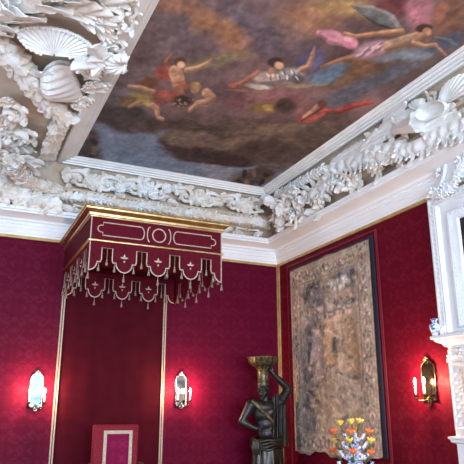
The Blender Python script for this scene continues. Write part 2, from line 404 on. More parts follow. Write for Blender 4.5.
# cherubs on the left
e(164, 72, 8, 8, (146, 66, 58), 20, .5, 6); p.limb([(170, 70), (166, 62), (170.5, 56)], [3, 2.4, 1.8], (150, 86, 66), SK)
p.limb([(176, 72), (179, 84)], [7.5, 6.5], SK, SH); p.limb([(187, 70), (197, 68), (209, 61.5)], [3, 2.4, 1.6], SK, SH); p.limb([(209, 61), (212, 59)], [1.6, 1], SK)
e(180, 62, 6, 4.6, (92, 60, 44), -10, .4, 2); e(181, 65, 4, 3.6, SH, 0, .4, 1); e(181.5, 85, 9, 3.6, (170, 84, 58), 10, .5, 3); p.limb([(177, 88), (181, 94)], [5, 3.5], (150, 90, 70), SK)
e(150, 83, 10, 6, (112, 68, 48), 0, .5, 4); p.limb([(129, 86), (142, 88), (154, 93)], [1.6, 2.6, 3.5], SK, SH); e(166, 95, 12, 5, (158, 74, 64), 10, .5, 5); e(158, 100, 8, 5, (120, 64, 58), 20, .5, 4)
e(140, 99, 13, 7, (136, 106, 62), 12, .5, 6); e(128, 102, 10, 5, (112, 84, 56), 8, .6, 5); e(145, 103, 8, 3, (166, 136, 82), 20, .6, 4)
p.limb([(152, 105), (157, 109), (158, 117), (163, 119)], [3, 3, 2, 1.6], SK, SH); p.limb([(140, 102), (129, 107)], [2.4, 1.6], SK)
e(196, 86, 6, 4, (150, 116, 72), 20, .5, 3); e(195, 90, 4.4, 4, SK, 0, .4, 1); p.limb([(207, 93), (212, 97), (207, 103)], [5, 4.5, 3.5], SK, SH); p.limb([(206, 102), (198, 103), (190, 110)], [3.4, 3, 2.2], SK, SH)
e(182, 101, 10, 5, (62, 48, 48), 0, .5, 4)
for k in range(26): e(172+random.random()*22, 99+random.random()*9, 1.1, .9, random.choice(((150, 120, 96), (130, 70, 62), (140, 124, 84))), 0, .6)
# seated woman
e(247, 98, 22, 12, (112, 70, 76), -5, .5, 10); e(276, 97, 32, 11, (138, 88, 92), 4, .5, 10); e(298, 104, 14, 10, (122, 78, 80), 10, .5, 8)
e(264, 108, 14, 6, (126, 94, 56), 0, .6, 8); e(268, 108, 6, 3, (160, 128, 74), 0, .6, 5); e(285, 106, 10, 7, (70, 52, 48), 0, .6, 6)
p.limb([(230, 86), (240, 84), (252, 76), (258, 72)], [2, 2.6, 2.6, 2.2], (160, 92, 76), (190, 120, 98)); e(233, 85, 3, 2.4, (170, 80, 64), 0, .5)
e(265, 77, 13, 6, (160, 132, 126), -8, .5, 5); e(290, 76, 14, 6.5, (150, 142, 146), -6, .5, 8); e(297, 79, 7, 4, (82, 76, 84), 0, .6, 5); e(258, 86, 13, 3, (178, 162, 154), 4, .6, 5); e(278, 81, 20, 2, (104, 88, 88), -5, .6, 6)
for k in range(14): e(268+k*2.4, 75+3*math.sin(k*1.7), 2.4, .9, ((202, 190, 186), (98, 88, 94))[k % 2], 50+20*(k % 3), .6, 2)
e(275, 62, 8, 4.5, (64, 46, 44), -8, .4, 3); e(279, 65.5, 5, 3.8, SH, 15, .4, 1); e(272, 71, 4, 3, SK, 0, .5, 1)
p.limb([(301, 70), (308, 66), (312.5, 55)], [3, 3, 2.2], SK, SH); p.limb([(312, 54), (314.5, 47)], [2, .8], SK, SH)
e(302, 85, 22, 1.6, (150, 122, 94), -2, .7, 5); p.limb([(226, 90), (262, 93)], [.8, .8], (136, 104, 78))
# red winged figure
e(308, 118, 12, 4.5, (150, 58, 56), -8, .5, 5); p.limb([(304, 117), (311, 113), (318, 106)], [2, 3.2, 3], SK, SH); e(322, 104, 5, 3.4, (110, 60, 48), 10, .5, 2); p.limb([(322, 111), (338, 112), (352, 106), (366, 103), (372, 104)], [3, 3.4, 3, 2.4, 1], (168, 62, 60), (196, 86, 78), 4)
p.limb([(301, 121), (322, 108)], [.6, .6], (70, 50, 48)); e(318, 116, 8, 3, (176, 74, 68), -20, .6, 3); e(330, 116, 10, 3, (92, 66, 60), -20, .7, 4)
# flying angel
for k in range(9): p.limb([(352+k*1.4, 6+k*1.1), (378, 12+k*1.4), (397, 24+k*.6)], [.7, 2.4, 1.6], ((70, 66, 72), (98, 94, 98))[k % 2], (130, 126, 128), 2)
p.limb([(352, 6), (372, 8), (392, 17), (399, 27)], [1, 2.4, 3, 2], (116, 110, 112), (150, 146, 146), 2)
p.limb([(318, 34), (330, 38), (342, 42)], [3, 6, 4], (186, 112, 136), (214, 150, 168), 5); e(333, 36, 12, 5, (196, 124, 146), 10, .5, 6); e(350, 42, 8.5, 6.5, (184, 104, 128), 15, .35, 3); e(348, 39.5, 5, 2.4, (212, 146, 162), 15, .7, 2)
p.limb([(345, 33), (356, 36), (378, 33), (402, 31)], [1.6, 1.8, 2.6, 3], (172, 112, 84), SH); p.limb([(321, 66.8), (338, 61), (363, 54), (374, 51)], [1.2, 2.2, 3.4, 4], (160, 104, 82), SK)
e(374, 49, 20, 9, (152, 110, 124), -16, .5, 8)
for k in range(12): e(360+k*2.6, 54-k*1.0+3*math.sin(k*2), 5, 1.2, ((188, 150, 166), (116, 82, 98))[k % 2], -30-8*(k % 3), .7, 3)
p.limb([(388, 46), (402, 42), (416, 36)], [5.5, 6.5, 4.5], (158, 118, 96), (188, 148, 122)); p.limb([(414, 42), (424, 46), (436, 44)], [2.6, 2.2, 1.6], SK, SH); p.limb([(436, 45), (446, 55)], [1.4, 1.2], SK)
e(424, 28, 8.5, 4, (70, 48, 44), -5, .4, 3); e(427, 31.5, 4.5, 4, (190, 122, 100), 0, .4, 1); p.limb([(416, 38), (424, 34)], [3.5, 3], SK)
p.limb([(436, 37), (450, 41), (462, 50)], [1.6, 3, 2], (92, 92, 112), (128, 130, 150), 3); e(395, 57, 22, 4, (112, 118, 134), -12, .7, 6)
p.c *= (.80+.40*fbm(GX.ravel()*7, GY.ravel()*4, 4)[:, None])*(.88+.24*fbm(GX.ravel()*26, GY.ravel()*15, 3)[:, None])
p.c = p.c*.80+.20*p.c.mean(1)[:, None]*np.array([[1.06, .99, .95]])
p.c = p.c*np.array([[1.02, 1.02, .96]])
cp = thing('ceiling_painting', 'large brown and mauve baroque sky painting with cherubs set in the ceiling', 'painting', (0, 0, 0))
picture('canvas', A, nu, nv, p, 'canvas', cp, 1.55)
part(MB().box((PX0-.02, PY0-.02, PZ+.004), (PX1+.02, PY1+.02, PZ+.03)), 'backing', 'wood', cp, smooth=False)

# ---- tapestry on the right wall
def tapestry():
    y0, y1, z0, z1 = -2.66, -.49, 1.13, 3.98; nu, nv = 190, 250
    U, W = np.meshgrid(np.linspace(y0, y1, nu), np.linspace(0, 1, nv))
    zb = 1.10+.025*np.sin(U*9)+.012*np.sin(U*23+1)+.02*np.sin(U*4)+ .0
    zt = 3.985+.018*np.clip(np.sin((U+.5)*2.9*1.45), 0, 1)**6
    Z = zb+(zt-zb)*W; bul = -.040-.008*np.sin(U*7+1)*(1-W)-.004*np.sin(U*15)
    A = np.stack([bul, U, Z], -1); px, py = proj(A.reshape(-1, 3)); u = U.ravel(); z = Z.ravel()
    p = Paint(px, py, u, z); e = p.ell
    a = fbm(u*9, z*9, 4)[:, None]; b = fbm(u*27, z*27, 3)[:, None]
    p.c = np.array([[156, 132, 112]])*(.72+.42*a)*(.80+.40*b)
    # inner field
    yi0, yi1, zi0, zi1 = -2.30, -.80, 1.42, 3.66
    inn = ((u > yi0) & (u < yi1) & (z > zi0) & (z < zi1)).astype(float)
    p.mix(inn*.55, (140, 116, 96), .8)
    for cx, cy, rx, ry, c, r in ((313, 330, 8, 70, (86, 78, 82), 0), (311, 400, 10, 40, (92, 82, 82), 0), (310, 294, 9, 11, (70, 66, 70), 0), (318, 298, 8, 9, (112, 104, 104), 0), (345, 277, 14, 7, (66, 66, 72), -25),
                                (350, 274, 9, 6, (88, 84, 82), -25), (338, 284, 10, 5, (176, 168, 158), -25), (325, 310, 22, 9, (150, 132, 118), -15), (332, 303, 10, 4, (120, 100, 90), -20), (350, 300, 9, 4, (84, 80, 78), -25), (336, 316, 7, 4, (82, 74, 70), 0), (350, 292, 10, 4, (160, 120, 104), -20)):
        e(cx, cy, rx, ry, c, r, .8, 10, .8, 1.4)
    # standing figures
    for pts, rad, c, h in (([(330, 322), (330, 345), (332, 362)], [5, 8, 6], (164, 124, 88), (190, 154, 116)), ([(348, 318), (350, 340), (355, 372)], [5, 8, 8], (150, 112, 80), (182, 146, 108)), ([(316, 338), (316, 360)], [5, 6], (132, 112, 106), (166, 146, 134)),
                           ([(338, 318), (341, 338)], [5, 5], (178, 144, 112), (198, 166, 134)), ([(342, 356), (342, 372)], [4, 4], (178, 146, 116), (196, 168, 138)), ([(360, 330), (366, 365)], [3, 5], (150, 112, 82), (172, 140, 104)), ([(326, 330), (338, 340)], [2.5, 2], (190, 150, 120), None), ([(334, 340), (334, 352)], [2, 2], (66, 62, 66), None), ([(318, 350), (320, 378)], [4, 5], (126, 104, 98), (152, 130, 118))):
        p.limb(pts, rad, c, h, 4, 2)
    for cx, cy in ((330, 315), (348, 311), (316, 331), (339, 312)): e(cx, cy, 3.2, 3.6, (188, 150, 124), 0, .5, 1); e(cx, cy-3, 3.0, 1.6, (126, 100, 84), 0, .5, 1)
    p.limb([(363, 361), (362, 391)], [.8, .8], (52, 48, 56)); p.limb([(337, 372), (352, 378), (360, 374)], [1, 1.2, 1], (96, 80, 72))
    for k in range(60):
        e(random.uniform(306, 366), random.uniform(372, 420), random.uniform(1.5, 5), random.uniform(1, 3.5), random.choice(((104, 96, 84), (168, 140, 108), (88, 84, 88), (126, 108, 70), (156, 122, 96))), random.uniform(0, 180), .8, 4, .7)
    for k in range(90):
        e(random.uniform(306, 366), random.uniform(275, 375), random.uniform(1.2, 4), random.uniform(.8, 2.5), random.choice(((96, 88, 82), (184, 160, 134), (80, 74, 78), (148, 118, 92), (120, 100, 88))), random.uniform(0, 180), .8, 4, .6)
    for k in range(420):
        cy_, cz_ = random.uniform(y0, y1), random.uniform(1.1, 3.98); rr_ = random.uniform(.012, .04); an = random.uniform(0, PI)
        x_ = (u-cy_)*math.cos(an)+(z-cz_)*math.sin(an); w_ = -(u-cy_)*math.sin(an)+(z-cz_)*math.cos(an)
        d_ = np.hypot((x_+p.wx*.03)/rr_, (w_+p.wy*.03)/(rr_*.45)); p.mix(.6*np.clip((1.25-d_)/.5, 0, 1), random.choice(((92, 84, 84), (196, 170, 140), (100, 96, 84), (150, 112, 90), (184, 150, 130))), .5)
    # border with cartouches, vases and leaf sprays
    edge = np.minimum(np.minimum(u-y0, y1-u), np.minimum(z-1.1, 3.99-z)); bord = 1-inn
    p.mix(bord*.45, (168, 142, 116), .5)
    p.mix(((edge > .285) & (edge < .315)).astype(float)*.5, (112, 92, 80)); p.mix(((edge > .04) & (edge < .06)).astype(float)*.45, (120, 100, 84)); p.mix((edge < .02).astype(float)*.7, (110, 90, 76))
    def spot(cy, cz, ry, rz, col, al=.8, rot=0):
        x = (u-cy)+p.wx*.05; y = (z-cz)+p.wy*.05; d = np.hypot(x/ry, y/rz); p.mix(al*np.clip((1.25-d)/.5, 0, 1), col, .8)
    for side in (y0+.17, y1-.15):
        for k in range(9):
            zz = 1.3+k*.31
            spot(side, zz, .085, .12, (104, 92, 88)); spot(side, zz, .06, .09, (176, 146, 118)); spot(side, zz, .03, .05, (112, 84, 72))
            for q in range(7): spot(side+random.uniform(-.1, .1), zz+.15+random.uniform(-.05, .05), .025, .02, random.choice(((86, 80, 84), (186, 160, 130), (98, 98, 80))))
    for zz in (z1-.17, z0+.12):
        for k in range(8):
            yy = -2.25+k*.215; spot(yy, zz, .07, .06, (102, 88, 86)); spot(yy, zz, .04, .04, (180, 152, 122))
            for q in range(7): spot(yy+.1+random.uniform(-.06, .06), zz+random.uniform(-.09, .09), .022, .022, random.choice(((78, 74, 82), (186, 160, 130), (96, 98, 84), (150, 100, 84))))
    p.c *= (.88+.26*vn(u*64, z*64)[:, None])
    p.c = (p.c*.68+.32*p.c.mean(1)[:, None]*np.array([[1.05, .98, .95]]))*1.02
    t = thing('tapestry', 'faded tan wall tapestry with woven figures hanging on the right red wall', 'tapestry', (0, 0, 0))
    picture('cloth', A, nu, nv, p, 'weave', t, 1.5)
    mb = MB().box((-.016, y0-.055, 1.13), (-.004, y1+.012, 4.022)); part(mb, 'lining', 'navy', t, smooth=False)['label'] = 'navy blue lining edge'
tapestry()
# red galloon border framing the hanging on the wall
mb = MB()
for a, b in (((-.012, -2.80, 0), (0, -2.755, 4.10)), ((-.012, -.36, 0), (0, -.335, 4.10)), ((-.012, -2.755, 4.075), (0, -.36, 4.10))): mb.box(a, b)
struct(mb.build('trim_11', 'redbraid', smooth=False))

# ------------------------------------------------------------------ stucco
def frame3(D, N):
    D = V(D).normalized(); N = V(N); N = (N-D*N.dot(D)).normalized(); return D, N, D.cross(N)
def resample(pts, step):
    pts = [V(q) for q in pts]; fine = []
    for i in range(len(pts)-1):                        # catmull-rom
        p0, p1, p2, p3 = pts[max(i-1, 0)], pts[i], pts[i+1], pts[min(i+2, len(pts)-1)]
        for k in range(12):
            t = k/12; fine.append(.5*((2*p1)+(p2-p0)*t+(2*p0-5*p1+4*p2-p3)*t*t+(3*p1-p0-3*p2+p3)*t**3))
    fine.append(pts[-1]); out = [fine[0]]; acc = 0
    for a, b in zip(fine, fine[1:]):
        acc += (b-a).length
        if acc >= step: out.append(b); acc = 0
    return out
def garland(mb, pts, N, r, L, W, step=None, k=6, spread=115, curl=.9, lobes=3, core=.75, flip=1):
    q = resample(pts, step or L*.42); N = V(N)
    if len(q) < 2: return mb
    mb.tube(q, r*core, 10)
    for i, c in enumerate(q):
        T = (q[min(i+1, len(q)-1)]-q[max(i-1, 0)]).normalized()*flip; D, n, S = frame3(T, N)
        for j in range(k):
            a = math.radians((-spread+2*spread*j/(k-1))+random.uniform(-14, 14)+(spread/k if i % 2 else 0))
            rad = n*math.cos(a)+S*math.sin(a)
            d = (D*random.uniform(.8, 1.1)+rad*random.uniform(.1, .3)+S*math.sin(a)*.3).normalized()
            s = random.uniform(.8, 1.2)
            mb.leaf(c+rad*r*.7, d, rad, L*s, W*s, curl*random.uniform(.1, .8), lobes, random.uniform(.3, .7), .018, .2, 8, 4)
    return mb
def scroll(mb, C, A, N, R, turns=1.6, r=.03, hand=1, leaves=5, ball=True, tail=.0):
    """volute in the plane facing N starting along A"""
    C = V(C); D, n, S = frame3(A, N); S = S*hand; pts = []; rad = []; K = int(26*turns)
    if tail:
        for k in range(8):
            t = 1-k/8; pts.append(C+S*(-R)-D*tail*t + S*R*.5*t*t + n*0.0); rad.append(r*(.4+.6*(1-t)))
    for k in range(K+1):
        t = k/K; a = -PI/2+turns*2*PI*t; q = R*(1-t)**1.15*.93+R*.07
        pts.append(C+(D*math.cos(a)+S*math.sin(a))*q+n*(.55*R*t)); rad.append(r*(1-.55*t))
    mb.tube(pts, rad, 8, flat=1)
    if ball: mb.ell(C+n*R*.55, r*.95, 10, 6)
    for k in range(leaves):
        i = int(len(pts)*(.02+.5*k/max(leaves-1, 1))); P = pts[i]; T = (pts[min(i+1, len(pts)-1)]-P).normalized()
        o = (P-C).normalized()
        mb.leaf(P+n*r*.3, T+o*.55+n*.25, n+o*.4, R*random.uniform(.75, 1.05), R*random.uniform(.3, .4), random.uniform(.2, .7), 3, .45, .02)
    return mb
def rosette(mb, C, N, R, k=7, lift=.7, lobes=2):
    C = V(C); n = V(N).normalized(); u = n.orthogonal().normalized(); w = n.cross(u)
    for ring, (s, m) in enumerate(((1, k), (.62, k-2))):
        for j in range(m):
            a = 2*PI*j/m+ring*.4+random.uniform(-.15, .15); d = u*math.cos(a)+w*math.sin(a)
            mb.leaf(C+d*R*.08+n*R*.15*ring, d+n*.35, n, R*s, R*s*.38, lift, lobes, .35, .012, .3, 8, 4)
    mb.ell(C+n*R*.25, R*.16, 8, 6); return mb
def acanthus(mb, P, D, N, L, W, curl=1.2, side=3):
    """one big leaf with side lobes"""
    P = V(P); d, n, S = frame3(D, N)
    mb.leaf(P, d+n*.15, n, L, W*1.15, curl*.65, 4, .5, .025, .3, 18, 8)
    for k in range(side):
        u = .12+.55*k/max(side-1, 1); b = P+d*L*u*.9+n*.02
        for sg in (-1, 1):
            mb.leaf(b, d*.75+S*sg*.85+n*.1, n, L*.45*(1-.3*u), W*.6, .6, 2, .5, .02, .3, 9, 4)
    return mb
NB, NR, ND = V((0, -1, -.45)), V((-1, 0, -.45)), V((.15, -.25, -1))

# --- back-wall frieze
fb = thing('plaster_frieze', 'white plaster frieze of acanthus scrolls and a leaf rope above the red canopy', 'plaster ornament', (-2.2, -.3, 4.55))
mb = MB(); garland(mb, [(x, -.375-.01*math.sin(x*5), 4.815+.010*math.sin(x*7)) for x in np.linspace(-4.25, -.42, 16)], NB, .05, .10, .042, .045, 6, 105, .9, 2)
part(mb, 'leaf_rope', 'leafplaster', fb)
xs = np.arange(-.62, -3.9, -.43)
for i, x in enumerate(xs):
    mb = MB(); h = 1 if i % 2 else -1; zc = 5.08+.02*(i % 2)
    scroll(mb, (x, -.36, zc), (h, 0, 0), NB, .13, 1.4, .04, h, 4, tail=.24)
    acanthus(mb, (x+.10*h, -.34, zc-.03), (h, 0, .15), NB, .30, .075, 1.1, 2); acanthus(mb, (x-.2, -.36, zc+.08), (random.choice((-1, 1)), 0, -.2), NB, .22, .06, 1.0, 1)
    rosette(mb, (x+.21*h, -.37, zc+.03), NB, .10, 7)
    for k in range(5):
        a = random.uniform(0, 6.28); mb.leaf((x+random.uniform(-.2, .2), -.33, zc+random.uniform(-.12, .12)), (math.cos(a), -.2, .7*math.sin(a)), NB, random.uniform(.16, .24), .06, .7, 3, .5, .02)
    part(mb, 'acanthus_scroll', 'leafplaster', fb)
for i, x in enumerate(np.arange(-.58, -4.2, -.34)):
    mb = MB(); h = -1 if i % 2 else 1
    scroll(mb, (x, -.31, 4.635), (h, 0, 0), NB, .055, 1.4, .018, h, 4, tail=.16)
    for k in range(3): mb.leaf((x+random.uniform(-.16, .16), -.28, 4.62+random.uniform(-.03, .02)), (random.choice((-1, 1)), -.3, random.uniform(-.5, .7)), NB, .15, .04, 1.1, 4)
    part(mb, 'small_scroll', 'leafplaster', fb)
# white mask-like tufts standing out of the frieze
for q in ((153, 194), (166, 188), (120, 187)):
    mb = MB(); C = bk(q[0], q[1], .42); acanthus(mb, C+V((0, .03, .08)), (.1, -.5, -1), NB, .22, .075, -.5, 2); rosette(mb, C, NB, .09, 6); part(mb, 'leaf_tuft', 'plaster', fb)

# --- corner boss
fc = thing('plaster_corner_boss', 'white plaster bunch of scrolls and fan leaves in the ceiling corner above the statue', 'plaster ornament', (-.42, -.42, 4.8))
NC = V((-.75, -.8, -.45)); mb = MB(); Q = lambda x, y, p=.48: rt(x, y, p) if x > 275 else bk(x, y, p)
for q, L, d in (((284, 203), .34, (.1, -.7, .6)), ((279, 206), .28, (-.5, .2, .3)), ((288, 214), .26, (.0, -.7, -.5)), ((283, 212), .24, (-.1, .3, -.7)), ((294, 208), .30, (.0, -.9, .2)), ((272, 203), .26, (-.9, 0, .4)), ((291, 198), .26, (0, -.8, .5)), ((279, 222), .24, (-.1, -.4, -.8))):
    part(acanthus(MB(), Q(*q), d, NC, L, .08, 1.2, 2), 'fan_leaf', 'plaster', fc)
for q, d, R, h in (((291, 203), (0, -1, .4), .14, 1), ((278, 219), (-.2, .5, 0), .11, -1), ((293, 221), (0, -1, 0), .11, 1), ((300, 196), (0, -1, .5), .10, -1)):
    part(scroll(MB(), Q(*q, .46), d, NC, R, 1.5, R*.27, h, 5, tail=.12), 'volute', 'leafplaster', fc)
part(rosette(MB(), Q(284, 210, .5), NC, .14, 8), 'rosette', 'leafplaster', fc)

# --- right-wall frieze
RELIEF = .45
fr = thing('plaster_frieze', 'larger white plaster frieze with shells and long draped leaves along the right wall', 'plaster ornament', (-.3, -3, 4.55))
P = lambda x, y, p=.40: rt(x, y, p)
def drape_leaf(mb, pts, N, width, bulge=.06, folds=5, t=.022):
    q = resample(pts, .018); m = len(q)-1; top = []; bot = []
    for i, c in enumerate(q):
        u = i/m; D, n, S = frame3(q[min(i+1, m)]-q[max(i-1, 0)], N)
        if S.z > 0: S = -S
        w = width*(.25+.75*math.sin(PI*min(1, .12+.86*u))**.7)
        jag = 1+.30*abs(math.sin(u*folds*7))+.12*math.sin(u*folds*23)
        ra, rb = [], []
        for k in range(11):
            v = k/10; f_ = u*folds*2*PI+2.6*v
            h = .55*bulge*math.sin(PI*(.1+.85*v))+.065*(abs(math.sin(f_*.5))-.5)*(.3+v)+.022*(abs(math.sin(f_*1.7+1))-.5)*v
            p_ = c+S*w*(v*(1+(jag-1)*v*v)-.4)+D*(.09*v*v)+n*h; ra.append(p_); rb.append(p_-n*(t+.5*bulge*math.sin(PI*v)))
        top.append(ra); bot.append(rb[::-1])
    rows = [a+b for a, b in zip(top, bot)]; b = len(mb.v); mw = len(rows[0]); mb.grid(rows, wv=True)
    for o_ in (0, m*mw): mb.f += [(b+o_+k, b+o_+k+1, b+o_+mw-2-k, b+o_+mw-1-k) for k in range(mw//2-1)]
    return mb
for pts, w, bl, fo in (([(322, 170), (338, 167), (356, 160), (378, 152)], .19, .07, 6), ([(352, 164), (372, 157), (396, 150), (418, 144)], .17, .08, 5), ([(366, 150), (384, 147), (404, 142)], .13, .09, 4),
                       ([(400, 151), (424, 143), (446, 135), (464, 126)], .18, .08, 5), ([(424, 138), (444, 130), (470, 118)], .15, .10, 5), ([(450, 133), (480, 117), (520, 94), (560, 72)], .19, .07, 6), ([(300, 200), (312, 194), (326, 184), (338, 176)], .13, .06, 4)):
    mb = drape_leaf(MB(), [P(*q, .40) for q in pts], NR, w, bl, fo)
    for c in resample([P(*q, .43) for q in pts], .10)[1:-1]:
        mb.leaf(c+V((random.uniform(-.02, .02), 0, -w*random.uniform(.25, .5))), (-.25, random.uniform(-.9, -.1), -random.uniform(.5, 1)), NR, w*random.uniform(.6, .95), w*.26, 1.2, 3, .6, .02, .3, 10, 5)
    part(mb, 'draped_leaf', 'plaster', fr, ang=38)
mb = MB(); garland(mb, [P(276, 196, .42), P(290, 189, .42), P(305, 180, .42), P(322, 170, .42)], NR, .06, .10, .045, .05, 6, 85, .7, 1); part(mb, 'bud_garland', 'plaster', fr)
for i, (q, R, h, tl) in enumerate((((309, 197), .11, -1, .2), ((330, 184), .15, -1, .28), ((352, 184), .12, 1, .25), ((378, 166), .13, -1, .2), ((340, 172), .10, 1, .2), ((402, 156), .10, 1, .2), ((300, 212), .10, 1, .2), ((322, 203), .09, -1, .2), ((446, 116), .12, 1, .2))):
    mb = MB(); C = P(*q, .36); scroll(mb, C, (0, -h, .2), NR, R, 1.5, R*.27, h, 6, tail=tl)
    acanthus(mb, C+V((-.03, .06*h, -.02)), (0, -h, .3), NR, R*2.2, R*.55, 1.1, 2); acanthus(mb, C+V((-.03, .12, .03)), (-.2, h, -.25), NR, R*1.7, R*.45, 1.1, 1)
    for k in range(6):
        a = random.uniform(0, 6.28); mb.leaf(C+V((.02, random.uniform(-.2, .2), random.uniform(-.1, .1))), (-.4, math.cos(a), math.sin(a)), NR, random.uniform(.18, .28), .07, .7, 3, .5, .02)
    part(mb, 'acanthus_scroll', 'leafplaster', fr)
# long smooth leaves sweeping over the rope
for a, b, W in (((382, 126), (412, 113), .09), ((330, 164), (372, 148), .06), ((372, 140), (398, 128), .08), ((420, 134), (456, 116), .08), ((360, 151), (382, 138), .07)):
    mb = MB(); A0, B0 = P(*a, .46), P(*b, .46); d = B0-A0; D, n, S = frame3(d, NR); L_ = d.length
    mb.leaf(A0, d, NR, L_*1.08, W, .8, 7, .6, .03, .2, 30, 8); mb.leaf(A0-S*W*.5-n*.03, d-S*.12, NR, L_*.9, W*.8, 1.0, 6, .6, .03, .2, 26, 8)
    part(mb, 'sweeping_leaf', 'plaster', fr)
def shell(mb, H0, rim, N, bulge, ribs=11, t=.03, bead=0, depth=.10):
    """fluted scallop: hinge H0, rim polyline; hollows along the ribs"""
    H0 = V(H0); n = V(N).normalized(); m = len(rim); K = ribs*4; top = []; bot = []
    rr = []
    cen = sum((V(q) for q in rim), V((0, 0, 0)))/m; a1 = V(rim[len(rim)//2])-H0; ex = n.cross(a1).normalized(); ey = a1.normalized()
    sx = max(abs((V(q)-H0).dot(ex)) for q in rim); sy = max(abs((V(q)-H0).dot(ey)) for q in rim)
    den = [V(rim[i]).lerp(V(rim[i+1]), j/30) for i in range(m-1) for j in range(30)]+[V(rim[-1])]
    wts = [0.0]
    for q0, q1 in zip(den, den[1:]):
        u0 = V(((q0-H0).dot(ex)/sx, (q0-H0).dot(ey)/sy)); u1 = V(((q1-H0).dot(ex)/sx, (q1-H0).dot(ey)/sy))
        wts.append(wts[-1]+abs(u0.angle(u1, 0))+.15*(q1-q0).length)
    j = 0
    for k in range(K+1):
        tg = wts[-1]*k/K
        while j < len(wts)-1 and wts[j] < tg: j += 1
        rr.append(den[j])
    for i in range(11):
        u = i/10; row = []; rb = []
        for k in range(K+1):
            q = H0.lerp(rr[k], .06+.94*u); fl = abs(math.sin(PI*ribs*k/K))
            h = bulge*math.sin(PI*min(u, 1)*.9)*1.0 + depth*(fl-.5)*(.15+.85*u)*.5
            row.append(q+n*h); rb.append(q+n*(h-t))
        top.append(row); bot.append(rb[::-1])
    rows = [a+b for a, b in zip(top, bot)]; b = len(mb.v); w = len(rows[0]); mb.grid(rows, wv=True)
    for o_ in (0, 10*w): mb.f += [(b+o_+k, b+o_+k+1, b+o_+w-2-k, b+o_+w-1-k) for k in range(w//2-1)]
    if bead:
        for k in range(0, K+1, 2): mb.ell(rr[k]+n*bead*.5, bead, 8, 5)
    return mb
# ribbed cornucopia, oval dish, fan shell
mb = MB(); a, b = P(394, 131, .42), P(420, 121, .55); d = b-a; D, n, S = frame3(d, NR); rows = []
for i in range(13):
    u = i/12; c = a+d*u*1.0; r = .045+.085*u
    rows.append([c+(n*math.cos(2*PI*k/28)+S*math.sin(2*PI*k/28))*r*(1+.09*math.cos(7*2*PI*k/28))*(1+.05*math.sin(u*14)) for k in range(28)])
for u in (.8, .4, .03): rows.append([b-d*.5*(1-u)+(n*math.cos(2*PI*k/28)+S*math.sin(2*PI*k/28))*.13*u*.82 for k in range(28)])
mb.grid(rows, wv=True); part(mb, 'cornucopia', 'plaster', fr)
mb = MB(); c = P(436, 109, .46); D, n, S = frame3(P(452, 103, .46)-P(420, 114, .46), NR); rows = []
for r, h in ((.02, .02), (.6, .0), (.85, .05), (1, .10), (1.03, .085), (.9, .02), (.6, -.04), (.02, -.05)): rows.append([c+D*math.cos(2*PI*k/28)*.23*r+S*math.sin(2*PI*k/28)*.10*r+n*h for k in range(28)])
mb.grid(rows, wv=True); part(mb, 'oval_dish', 'plaster', fr)
def fan(hx, pts, N, pl, bulge, **k): return shell(MB(), pl(*hx), [pl(*q) for q in pts], N, bulge, **k)
part(fan((447, 104), [(440, 98), (443, 88), (450, 80), (460, 74), (470, 72), (478, 78), (478, 88)], NR, lambda x, y: P(x, y, .46), .06), 'fan_shell', 'plaster', fr)
part(fan((421, 111), [(410, 109), (410, 103), (416, 99), (423, 98), (427, 103)], NR, lambda x, y: P(x, y, .44), .04, ribs=6), 'fan_leaf', 'plaster', fr)
part(fan((405, 128), [(395, 124), (397, 117), (404, 112), (413, 111), (418, 117)], NR, lambda x, y: P(x, y, .40), .05, ribs=7), 'fan_leaf', 'plaster', fr)
part(scroll(MB(), P(434, 98, .42), (0, 1, .3), NR, .09, 1.6, .025, 1, 4), 'small_volute', 'leafplaster', fr)
for k in range(16):
    mb = MB() if k == 0 else mb; x = random.uniform(360, 470); y = 163-(x-360)*.40+random.uniform(-22, -2)
    a = random.uniform(0, 6.28); mb.leaf(P(x, y, .38), (-.35, math.cos(a), math.sin(a)), NR, random.uniform(.18, .28), random.uniform(.06, .09), .7, 3, .5, .02)
part(mb, 'leaf_sprays', 'leafplaster', fr)

RELIEF = .8
# --- left part of the ceiling: shells, leaf ropes and scrolls
Z1 = 5.26
def cz(x, y): return cl(x, y, Z1)
sh = thing('plaster_shell', 'large round fluted plaster shell with beaded rim, upper left of the ceiling', 'plaster ornament', cz(53, 40))
rim = [(41, 53.8), (34, 51), (27, 47), (19, 38), (18, 31), (25, 27.5), (38, 26.5), (52, 28), (66, 31), (80, 37), (90, 44), (91, 50), (86, 54), (78, 56.5), (70, 57.5)]
NS = V((0, -.42, -1)); CS = cz(53, 40)
def tz(x, y): d = ray(x, y); return CAM+d*((CS-CAM).dot(NS)/d.dot(NS))
part(shell(MB(), tz(54, 56), [tz(*q) for q in rim], NS, .0, ribs=20, depth=.05, bead=.018), 'fluted_disc', 'plaster', sh)
part(MB().tube([tz(*q) for q in rim], .016, 8), 'rim', 'leafplaster', sh)
hs = thing('plaster_half_shell', 'half moon plaster shell with ripple grooves below the round shell', 'plaster ornament', cz(62, 88))
mb = MB(); rows = []; a0, b0 = (40, 78), (84, 99)
edge = [(40, 78), (48, 69), (58, 65), (71, 67)]; low = [(40, 80), (41, 92), (48, 100), (60, 102), (73, 102), (85, 99)]
ed = resample([cz(*q) for q in edge], .03); lo = resample([cz(*q) for q in low], .03)
for i in range(25):
    u = i/24; row = []
    for k in range(25):
        s = k/24; q = ed[int(s*(len(ed)-1))].lerp(lo[int(s*(len(lo)-1))], u); row.append(q+V((0, -.02, -1))*(.10*math.sin(PI*u)*math.sin(PI*s)+.015*math.sin(u*2*PI*6)*math.sin(PI*s)))
    rows.append(row)
top = len(mb.v); mb.grid(rows); mb.grid([[q+V((0, 0, .06)) for q in r] for r in rows]); part(mb, 'rippled_cup', 'plaster', hs)
